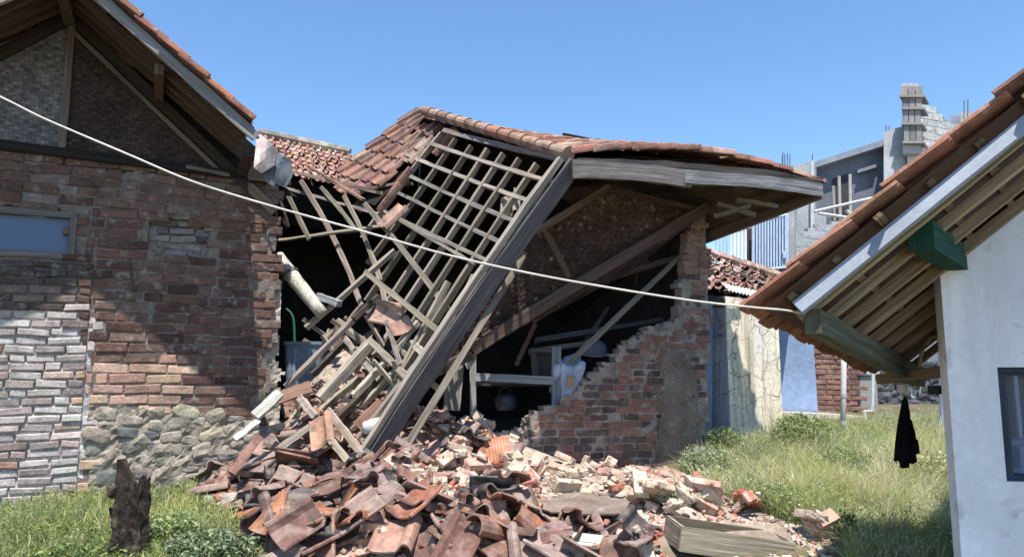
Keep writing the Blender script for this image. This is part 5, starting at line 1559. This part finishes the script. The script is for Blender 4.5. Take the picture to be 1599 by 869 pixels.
# chips and dust between
cmb = MB()
def chip(p, r, t):
    q = [Vector((rng.uniform(-1, 1), rng.uniform(-1, 1), rng.uniform(-.6, .6))).normalized() * r * rng.uniform(.7, 1.2) for _ in range(4)]
    c = Vector((p.x, p.y, p.z))
    X = Vector((rng.uniform(-1, 1), rng.uniform(-1, 1), rng.uniform(-.4, .4))).normalized(); Y_ = X.cross(Vector((rng.uniform(-.4, .4), rng.uniform(-.4, .4), 1))).normalized(); N_ = X.cross(Y_)
    cmb.box(c, X * r * rng.uniform(.7, 1.5), Y_ * r * rng.uniform(.5, 1), N_ * r * rng.uniform(.3, .7), t, 0, r * .25)
def chips(*zones):
  for zone, n in zones:
    for _ in range(n):
        p, (x, y) = pick(zone)
        if blocked(p.x, p.y, .03): continue
        z, g_, box = settle(p.x, p.y, .04, .4)
        if z is None: continue
        r = rng.choice([.006, .009, .012, .016, .022])
        red = rng.random() < (.2 if zone is brick_zone else .55)
        chip(Vector((p.x, p.y, z + r * .4)), r, vary(rng.choice([(.34, .15, .10), (.42, .24, .17)] if red else [(.48, .39, .31), (.42, .345, .275), (.53, .44, .355)]), .15))
chips((brick_zone, 1800), (tile_zone, 1600), (wall_zone, 300), (in_zone, 800))
place_brick(z1, 60, 'between fallen beam and low wall', 'by the low wall')
place_brick(z2, 62, 'at the foot of the standing brick wall', 'at the foot of the brick wall')
place_brick(z3, 42, 'around the wooden tray', 'around the tray')
place_brick(z4, 22, 'among the roof tiles in front', 'among the tiles')
place_brick(wall_zone, 26, 'on the broken top of the low wall', 'on the low wall')
place_brick(in_zone, 48, 'under the fallen roof frame', 'under the frame')
# tiles
TCOL = {'soot blackened': [(.05, .046, .047), (.07, .062, .062)], 'brownish red': [(.19, .098, .074), (.215, .115, .088), (.16, .086, .068)], 'pinkish grey': [(.29, .20, .17), (.26, .185, .158)], 'bright orange': [(.33, .145, .08), (.30, .125, .07)]}
def face(n, roll=0.0):
    return (Vector(n).normalized().to_track_quat('Z', 'Y').to_matrix() @ Matrix.Rotation(roll, 3, 'Z')).to_euler()
def place_tile(zone, n, where, grp, whole=.5, ex=.32):
    for _ in range(n):
        for _t in range(20):
            p, (x, y) = pick(zone)
            if not blocked(p.x, p.y, .15) and not (inpoly(p.x, p.y, SHEET) and rng.random() < .85): break
        else: continue
        r = rng.random()
        cn = 'soot blackened' if r < .08 else 'brownish red' if r < .60 else 'pinkish grey' if r < .92 else 'bright orange'
        col = vary(rng.choice(TCOL[cn]), .15)
        if rng.random() < whole:
            k = rng.random()
            if k < .78: me, shp, rad = rng.choice(TW), 'whole', .12
            elif k < .88: me, shp, rad = TBAR, 'ridge', .10
            else: me, shp, rad = (TRIB if rng.random() < .5 else TFLAT), 'flat', .11
        else: me, shp, rad = rng.choice(TB), 'broken', .08
        z, g_, box = settle(p.x, p.y, rad, .55)
        if z is None or z - ground_z(p.x, p.y) > .20: continue
        rot = tilt(g_, rng.uniform(0, 6.28), ex)
        if rng.random() < .10: rot = (rot.to_matrix() @ Matrix.Rotation(math.pi + rng.gauss(0, .2), 3, 'Y')).to_euler()
        elif rng.random() < .03: rot = (rot.to_matrix() @ Matrix.Rotation(rng.choice((-1, 1)) * rng.uniform(.9, 1.3), 3, 'Y')).to_euler(); z += .05
        nm = {'whole': 'roof_tile', 'broken': 'broken_tile', 'ridge': 'ridge_tile', 'flat': 'flat_tile'}[shp]
        lab = {'whole': f'{cn} curved roof tile lying {where}', 'broken': f'{cn} broken piece of roof tile lying {where}', 'ridge': f'{cn} half round ridge tile lying {where}', 'flat': f'{cn} flat roof tile lying {where}'}[shp]
        put(nm, me, (p.x, p.y, z + .03), rot, col, lab, 'roof tile', f'{cn} {shp} tiles {grp}', rng.uniform(.9, 1.06))
        raise_hm(box, z + .03)
t1 = [(286, 752), (330, 715), (372, 690), (440, 696), (470, 740), (440, 800), (395, 830), (330, 790)]
t2 = [(440, 696), (520, 722), (585, 735), (640, 742), (660, 790), (600, 800), (470, 800), (440, 780)]
t3 = [(395, 820), (470, 795), (600, 800), (700, 790), (790, 792), (790, 890), (425, 890)]
t4 = [(760, 790), (830, 812), (900, 838), (985, 846), (1000, 890), (760, 890)]
t5 = [(610, 690), (660, 672), (720, 690), (800, 690), (795, 722), (720, 715), (640, 718)]
place_tile(t1, 58, 'beside the grass and stone footing', 'by the grass', .6, .3)
place_tile(t2, 54, 'on the heap below the fallen frame', 'below the frame', .6, .3)
place_tile(t3, 74, 'at the front edge of the heap', 'at the front', .66, .24)
place_tile(t4, 36, 'in front of the grey board', 'by the grey sheet', .5)
place_tile(t5, 13, 'between propped plank and low wall', 'by the low wall', .6)
place_tile(in_zone, 22, 'under the fallen roof frame', 'under the frame', .5)
for k in range(26):
    x, y = rng.uniform(455, 650), rng.uniform(470, 650)
    if x < 470 + (y - 470) * -.1 or x > 640 - max(0, y - 560) * .6 or x < 560 - (y - 470) * .9: continue
    cn = rng.choice(['brownish red', 'pinkish grey', 'soot blackened', 'brownish red'])
    w = rng.random() < .5
    me = rng.choice(TW if w else TB)
    put('roof_tile' if w else 'broken_tile', me, onroof(x, y, rng.uniform(-.20, -.06)), face(RN + Vector((rng.gauss(0, .5), rng.gauss(0, .4), rng.gauss(0, .4))), rng.uniform(0, 6.28)) , vary(rng.choice(TCOL[cn]), .15),
        f'{cn} ' + ('roof tile' if w else 'broken tile piece') + ' caught among the crossed battens of the fallen frame', 'roof tile', f'{cn} ' + ('whole' if w else 'broken') + ' tiles caught in the frame', rng.uniform(.85, 1))
# a few tiles and pieces that can be told apart
def solo(nm, me, px, Y, rot, col, lab, cat, s=1.0): put(nm, me, at(*px, Y), rot, col, lab, cat, None, s)
solo('roof_tile', TW[0], (603, 487), 6.75, face(RN + Vector((.1, -.5, .2)), 1.35), (.40, .26, .20), 'single pale pink tile caught on the lattice above the upright batten', 'roof tile', 1.0)
solo('roof_tile', TW[2], (795, 318), 6.62, face(RN, .35), (.30, .24, .20), 'grey brown tile stuck high on the lattice near the leaning beam', 'roof tile', .95)
solo('roof_tile', TW[0], (612, 336), 7.45, face(RN + Vector((0, -.3, .4)), -.5), (.42, .26, .20), 'pinkish tile lying on the lattice below the tiled corner', 'roof tile', 1.0)
solo('roof_tile', TB[5], (620, 278), 7.95, face(RN, -.62), (.36, .20, .14), 'narrow tile sliding off the tiled corner, higher of two', 'roof tile', 1.2)
solo('roof_tile', TB[5], (603, 302), 7.85, face(RN, -.62), (.36, .19, .14), 'narrow tile sliding off the tiled corner, lower of two', 'roof tile', 1.2)
solo('roof_tile', TW[1], (690, 218), 8.35, face(RN, -.55), (.40, .21, .15), 'large tile at the very top corner of the lattice', 'roof tile', 1.25)
solo('roof_tile', TB[0], (622, 500), 6.6, face((.2, -.8, .6), .4), (.30, .17, .13), 'curved broken tile under the single pale pink tile', 'roof tile', .9)
solo('roof_tile', TW[0], (640, 558), 6.65, face((.6, -.7, .5), .2), (.36, .31, .27), 'greyish tile standing on edge behind the leaning beam', 'roof tile', 1.0)
solo('roof_tile', TRIB, (510, 815), 4.78, face((.1, -.25, .95), -.35), (.06, .055, .055), 'blackened ribbed tile lying on top at the very front of the heap', 'roof tile', 1.0)
solo('roof_tile', TRIB, (775, 702), 6.35, face((-.25, -.5, .8), .5), (.46, .19, .11), 'orange ribbed tile leaning on the rubble before the low wall', 'roof tile', 1.0)
solo('roof_tile', TW[0], (617, 830), 4.65, face((-.05, -.35, .93), .05), (.36, .20, .15), 'large reddish tile lying flat at the front beside the ribbed black one', 'roof tile', 1.12)
solo('roof_tile', TW[0], (697, 805), 4.95, face((.05, -.35, .93), .0), (.33, .20, .17), 'dull mauve tile lying straight on top of the front bricks', 'roof tile', 1.0)
solo('roof_tile', TW[2], (806, 790), 5.2, face((.1, -.3, .9), .9), (.47, .20, .12), 'orange tile lying at the left corner of the grey sheet', 'roof tile', 1.0)
solo('roof_tile', TW[3], (378, 712), 5.65, face((-.7, -.3, .6), .3), (.25, .13, .10), 'dark red tile standing upright beside the stone footing', 'roof tile', 1.05)
solo('roof_tile', TW[0], (500, 672), 6.1, face((-.4, -.75, .4), .5), (.42, .23, .16), 'long tile standing on end before the lowest battens', 'roof tile', .9)
solo('roof_tile', TFLAT, (470, 782), 5.05, face((.0, -.3, .9), .8), (.10, .085, .08), 'dark flat tile lying square on the heap below the roof frame', 'roof tile', 1.1)
pt = thing('white_tray', 'white rectangular tray edge sticking out at the bottom of the heap', 'tray', ground_hit(905, 862))
c = ground_hit(905, 866) + Z * .09
mb = MB(); mb.box(c, Vector((.13, -.02, -.01)), Vector((.02, .06, .02)), Vector((0, -.004, .012)), (.66, .64, .55), ch=.004); mb.build('plate', MT['plain'], pt)
mb = MB(); mb.box(c + Z * .013, Vector((.11, -.017, -.008)), Vector((.016, .045, .015)), Vector((0, -.003, .006)), (.40, .40, .36)); mb.build('inset', MT['plain'], pt)
cup = thing('plastic_jug', 'white rounded plastic jug lying under the fallen roof frame', 'jug', at(585, 668, 6.35))
mb = MB(); blob(mb, at(585, 664, 6.4), Vector((.10, 0, .02)), Vector((0, .07, 0)), Z * .06, (.66, .64, .60), 1.2, 3, .12); mb.build('body', MT['plain'], cup, smooth=True)
chips((brick_zone, 900), (tile_zone, 60), (wall_zone, 200), (in_zone, 300))
o = cmb.build('rubble', MT['rubble']); o['kind'] = 'stuff'; tag(o, 'small chips of brick and mortar strewn between the bricks and tiles', 'rubble')
# ------------------------------------------------------------------ plants
nrg = np.random.default_rng(5)
def mesh_np(name, verts, faces_idx, nper, tints, m):
    me = bpy.data.meshes.new(name)
    nv_, nf = len(verts), len(faces_idx)
    me.vertices.add(nv_); me.vertices.foreach_set('co', verts.astype(np.float32).ravel())
    me.loops.add(nf * nper); me.loops.foreach_set('vertex_index', faces_idx.astype(np.int32).ravel())
    me.polygons.add(nf); me.polygons.foreach_set('loop_start', np.arange(0, nf * nper, nper, dtype=np.int32))
    me.polygons.foreach_set('loop_total', np.full(nf, nper, dtype=np.int32))
    a = me.attributes.new('tint', 'FLOAT_COLOR', 'FACE')
    c = np.ones((nf, 4), dtype=np.float32); c[:, :3] = tints
    a.data.foreach_set('color', c.ravel())
    me.materials.append(m)
    me.update(calc_edges=True); me.validate()
    return me
def blades(pos, h, w, tint, lean=.45):
    """three-segment curved blades; pos (N,3), h,w (N), tint (N,3)"""
    N = len(pos)
    az = nrg.uniform(0, 2 * np.pi, N); ln = np.abs(nrg.normal(0, lean, N)) + .08
    d = np.stack([np.cos(az), np.sin(az), np.zeros(N)], 1)
    s = np.stack([-np.sin(az), np.cos(az), np.zeros(N)], 1)
    tw = nrg.uniform(0, np.pi, N)
    s = s * np.cos(tw)[:, None] + d * np.sin(tw)[:, None]
    rows = []
    for t, ww_ in ((0, 1), (.4, .85), (.75, .55), (1, .08)):
        c = pos + d * (ln * h * t ** 1.8)[:, None]
        c[:, 2] += h * t * (1 - .25 * ln * t)
        rows += [c - s * (w * ww_)[:, None], c + s * (w * ww_)[:, None]]
    v = np.stack(rows, 1).reshape(-1, 3)
    b = np.arange(N)[:, None] * 8
    f = np.concatenate([b + np.array([[2 * k, 2 * k + 1, 2 * k + 3, 2 * k + 2]]) for k in range(3)], 1).reshape(-1, 4)
    return v, f, np.repeat(tint, 3, 0)
def leaves(pos, size, tint, droop=.3):
    N = len(pos)
    n = nrg.normal(0, 1, (N, 3)); n[:, 2] = np.abs(n[:, 2]) + .4; n /= np.linalg.norm(n, axis=1)[:, None]
    a = np.cross(n, nrg.normal(0, 1, (N, 3))); a /= np.linalg.norm(a, axis=1)[:, None]
    b = np.cross(n, a)
    L, W = size[:, None], size[:, None] * .5
    v = np.stack([pos - a * L, pos + b * W - a * L * .1, pos + a * L - n * L * droop, pos - b * W - a * L * .1], 1).reshape(-1, 3)
    f = (np.arange(N)[:, None] * 4 + np.array([[0, 1, 2, 3]]))
    return v, f, tint
def sample_px(zone, n):
    xs = [p[0] for p in zone]; ys = [p[1] for p in zone]
    out = []
    while len(out) < n:
        x, y = rng.uniform(min(xs), max(xs)), rng.uniform(min(ys), max(ys))
        if not inpoly(x, y, zone): continue
        p = ground_hit(x, y)
        if p: out.append((p.x, p.y, p.z, x, y))
    return np.array(out)
def combine(parts, name, label=None, cat='grass', kind='stuff', group=None):
    vo = 0; V_, F_, T_ = [], [], []
    for v, f, t in parts:
        V_.append(v); F_.append(f + vo); T_.append(t); vo += len(v)
    v = np.concatenate(V_); f = np.concatenate(F_); t = np.clip(np.concatenate(T_), 0, 1)
    org = np.array([v[:, 0].mean(), v[:, 1].mean(), v[:, 2].min()])
    o = bpy.data.objects.new(name, mesh_np(name, v - org, f, 4, t, MT['leaf']))
    COL.objects.link(o); o.location = Vector(org); WL[o] = Vector(org)
    if label: tag(o, label, cat, group)
    if kind: o['kind'] = kind
    return o
def cnoise(p, s, seed): return np.array([nz((a[0], a[1], 0), s, seed) for a in p])
def tints(base, n, var=.25):
    b = np.array([base[i] for i in nrg.integers(0, len(base), n)])
    return b * nrg.uniform(1 - var, 1 + var, (n, 1)) * nrg.uniform(.92, 1.08, (n, 3))
GREEN = [(.25, .31, .09), (.30, .35, .105), (.20, .27, .09)]
LIME = [(.42, .46, .16), (.46, .48, .19)]
STRAW = [(.58, .53, .31), (.64, .60, .38), (.52, .47, .27)]
DARKG = [(.065, .105, .05), (.085, .125, .06)]
GREYG = [(.31, .36, .21), (.36, .40, .26)]
# left lawn: low lush weeds
zl = [(-60, 905), (-60, 760), (0, 745), (60, 742), (135, 735), (210, 735), (300, 755), (330, 792), (395, 832), (425, 905)]
p = sample_px(zl, 15000); n = len(p)
cn = cnoise(p, 2.2, 4); P = p[:, :3] + nrg.normal(0, .02, (n, 3)) * [1, 1, 0]
near = np.clip((p[:, 4] - 740) / 130, 0, 1)
h = nrg.uniform(.05, .15, n) * (1 + .5 * cn) * (1 - .25 * near)
t = np.where((cn + nrg.normal(0, .2, n) > .22)[:, None], tints(LIME, n), np.where((cn + nrg.normal(0, .25, n) < -.28)[:, None], tints(GREYG, n), tints(GREEN, n)))
dry = nrg.random(n) < .10
t[dry] = tints(STRAW, dry.sum())
g1 = blades(P, h, nrg.uniform(.0022, .0045, n), t, .6)
p2 = sample_px(zl, 9000); n2 = len(p2); P2 = p2[:, :3].copy(); cn2 = cnoise(p2, 3, 9)
P2[:, 2] += nrg.uniform(.01, .10, n2) * (1 + .5 * cn2)
t2_ = np.where((cn2 > .15)[:, None], tints(GREYG + GREEN, n2), tints(DARKG + GREEN, n2))
g2 = leaves(P2, nrg.uniform(.006, .014, n2), t2_)
combine([g1, g2], 'lawn_grass', 'low green grass and clover in front of the brick house', 'grass')
# right slope: tall pale weeds
zr = [(1062, 735), (1090, 700), (1140, 700), (1215, 690), (1222, 655), (1300, 660), (1400, 655), (1500, 650), (1500, 905), (1330, 905), (1315, 835), (1240, 818), (1150, 785)]
def g_grass(n, zone, hmin, hmax, base, lean, wmin=.0025, wmax=.005, seed=1):
    p = sample_px(zone, n); cn = cnoise(p, 1.6, seed)
    h = nrg.uniform(hmin, hmax, n) * (1 + .5 * cn)
    t = np.where((cn + nrg.normal(0, .22, n) > .12)[:, None], tints(base[0], n), tints(base[1], n))
    return blades(p[:, :3], h, nrg.uniform(wmin, wmax, n), t, lean)
ga = g_grass(24000, zr, .07, .22, (STRAW + LIME + GREYG, GREYG + LIME + GREEN), .95, .0018, .004, 2)
gb2 = g_grass(14000, zr, .04, .13, (GREYG + LIME, GREEN + GREYG + DARKG), 1.2, .002, .0045, 5)
zpale = [(1150, 770), (1240, 715), (1330, 735), (1420, 690), (1480, 700), (1490, 800), (1420, 830), (1330, 800), (1250, 790)]
gc = g_grass(12000, zpale, .08, .24, (STRAW, LIME + STRAW), 1.2, .0016, .0035, 7)
p2 = sample_px(zr, 14000); n2 = len(p2); P2 = p2[:, :3].copy(); cn2 = cnoise(p2, 2.4, 9)
P2[:, 2] += nrg.uniform(.01, .2, n2) * (1 + .6 * cn2)
gd = leaves(P2, nrg.uniform(.006, .013, n2), np.where((cn2 > .1)[:, None], tints(GREYG + GREEN, n2), tints(GREYG + STRAW, n2)))
tp = sample_px(zpale, 130); tp2 = sample_px(zr, 60)
tp = np.concatenate([tp, tp2]); K = 70
P3 = np.repeat(tp[:, :3], K, 0) + nrg.normal(0, .045, (len(tp) * K, 3)) * [1, 1, .1]
hh = np.repeat(nrg.uniform(.14, .36, len(tp)), K) * nrg.uniform(.6, 1.1, len(tp) * K)
base_ = np.repeat(np.array([(STRAW + LIME + LIME + GREYG + [(.74, .70, .50), (.70, .66, .45)])[i] for i in nrg.integers(0, 11, len(tp))]), K, 0)
ge = blades(P3, hh, nrg.uniform(.0014, .0032, len(P3)), base_ * nrg.uniform(.8, 1.2, (len(P3), 1)), .75)
combine([ga, gb2, gc, gd, ge], 'tall_grass', 'tall pale green weeds and dry grass on the slope behind the rubble', 'grass')
# single bushy weeds that stand out
def weed(px, rad, hgt, n, base, label, name='weed_bush', size=(.010, .022), grp=None):
    c = ground_hit(*px)
    o = thing(name, label, 'weed', c, grp)
    d = nrg.normal(0, 1, (n, 3)); d /= np.linalg.norm(d, axis=1)[:, None]
    r = nrg.uniform(.25, 1, (n, 1)) ** .6
    P = np.array(c) + d * r * [rad, rad * .8, hgt * .55] * (1 + .35 * np.array([[nz(q, 2.2, px[0])] for q in d])) + [0, 0, hgt * .5]
    P[:, 2] = np.maximum(P[:, 2], c.z + .01)
    lf = combine([leaves(P, nrg.uniform(size[0], size[1], n), tints(base, n, .3))], 'foliage', None, kind=None)
    lf.parent = o; lf.location = WL[lf] - WL[o]
    mb = MB()
    for k in range(9):
        q = Vector((rng.gauss(0, rad * .5), rng.gauss(0, rad * .4), hgt * rng.uniform(.5, .95)))
        mb.tube([c - Z * .02, c + q * .5 + Vector((0, 0, .02)), c + q], .004, 4, (.14, .15, .07), r2=.0015)
    mb.build('stems', MT['bark'], o)
W = 'bushy weeds on the rubble and slope'
weed((1105, 742), .26, .26, 1500, GREYG + [(.26, .30, .20)], 'grey green leafy weed at the foot of the brick pier corner', grp=W)
weed((1135, 715), .22, .30, 1000, DARKG + GREEN, 'dark green leafy weed in front of the cracked plaster wall', grp=W)
weed((1055, 790), .20, .15, 700, GREYG, 'low grey green weed on the rubble left of the wooden tray', grp=W)
weed((1195, 790), .30, .16, 1000, GREYG + GREEN, 'wide low weed spreading behind the wooden tray', grp=W)
weed((1250, 700), .32, .34, 1500, DARKG + GREEN, 'dark bushy weed right of the cracked plaster wall', grp=W)
weed((1320, 740), .25, .22, 900, GREEN + GREYG, 'mid green weed in the dry grass below the white pole', grp=W)
weed((1322, 838), .07, .16, 220, DARKG, 'small dark upright weed at the right tip of the rubble', grp=W)
weed((1452, 760), .26, .30, 900, GREEN + STRAW, 'yellowish weed against the white wall', grp=W)
weed((968, 782), .12, .07, 260, GREYG, 'tiny weed on the rubble beside the grey sheet', grp=W)
weed((415, 690), .12, .12, 420, DARKG + GREYG, 'dark weed in the shade below the whitened planks', grp=W)
weed((185, 722), .12, .22, 350, GREEN + GREYG, 'small weed growing against the stone footing behind the stump', grp=W)
weed((330, 880), .30, .20, 1900, DARKG + GREYG, 'dense dark green weed at the bottom edge right of the stump', grp=W)
weed((130, 890), .30, .15, 1400, DARKG + GREEN, 'dense low weed at the bottom edge left of the stump', grp=W)
weed((265, 838), .24, .15, 1200, GREYG + GREEN, 'grey green weed just right of the stump', grp=W)
# rotten stump
st = thing('tree_stump', 'dark rotten tree stump with a jagged splintered top in the grass', 'stump', ground_hit(203, 858))
def stump():
    mb = MB()
    c0 = ground_hit(204, 870); Yk = c0.y
    outline_top = lambda a: 0
    nn, rows = 30, 22
    base = at(204, 868, Yk); hz = at(204, 716, Yk).z - base.z
    vs = []
    for i in range(rows + 1):
        for k in range(nn):
            a = 2 * math.pi * k / nn
            ca = math.cos(a)
            # splinter tall on the left, notch, lower shoulder on the right
            top = 1.0 if ca < -.8 else (.88 if ca < -.5 else (.76 + .05 * math.sin(k * 2.1) + (.05 if ca > .7 else 0)))
            t = i / rows * top
            r = (.098 + .018 * nz((ca * 1.5, math.sin(a) * 1.5, t * 3), 1, 3) + .012 * math.sin(a * 7 + t * 4) + .016 * nz((ca * 4, math.sin(a) * 4, t * 9), 1, 8)) * (1 - .12 * t) * (1.12 if t < .12 else 1)
            if t > .7: r *= 1.0
            vs.append(base + Vector((ca * r - .02 * t, math.sin(a) * r, t * hz)))
    fs = [(i * nn + k, i * nn + (k + 1) % nn, (i + 1) * nn + (k + 1) % nn, (i + 1) * nn + k) for i in range(rows) for k in range(nn)]
    cv = len(vs); vs.append(base + Vector((.01, 0, hz * .70)))
    fs += [(rows * nn + k, rows * nn + (k + 1) % nn, cv) for k in range(nn)]
    mb.add(vs, fs, [vary(rng.choice([(.035, .026, .02), (.05, .036, .026), (.028, .022, .018)]), .3) for _ in fs])
    return mb
mb = stump()
for k in range(7):
    a = rng.uniform(0, 6.28); b = at(204, 800, ground_hit(204, 870).y) + Vector((math.cos(a) * .1, math.sin(a) * .1 - .02, rng.uniform(-.1, .2)))
    blob(mb, b, Vector((.03, 0, 0)), Vector((0, .02, 0)), Z * .04, (.06, .045, .03), k * 7, 1, .5)
mb.build('trunk', MT['bark'], st)
for (x, y, lab, s) in ((-4 + 12, 778, 'pale grey stone at the left edge of the grass', .9), (272, 790, 'brown flat stone in the grass beside the tile heap', .8), (345, 782, 'pale flat slab between the grass and the tile heap', 1.3)):
    c = ground_hit(x, y); mb = MB()
    blob(mb, c + Z * .02, Vector((.11 * s, .02, 0)), Vector((-.01, .07 * s, 0)), Z * .045, (.36, .32, .28) if x != 272 else (.34, .2, .13), x, 2, .3)
    tag(mb.build('field_stone', MT['stone']), lab, 'stone')
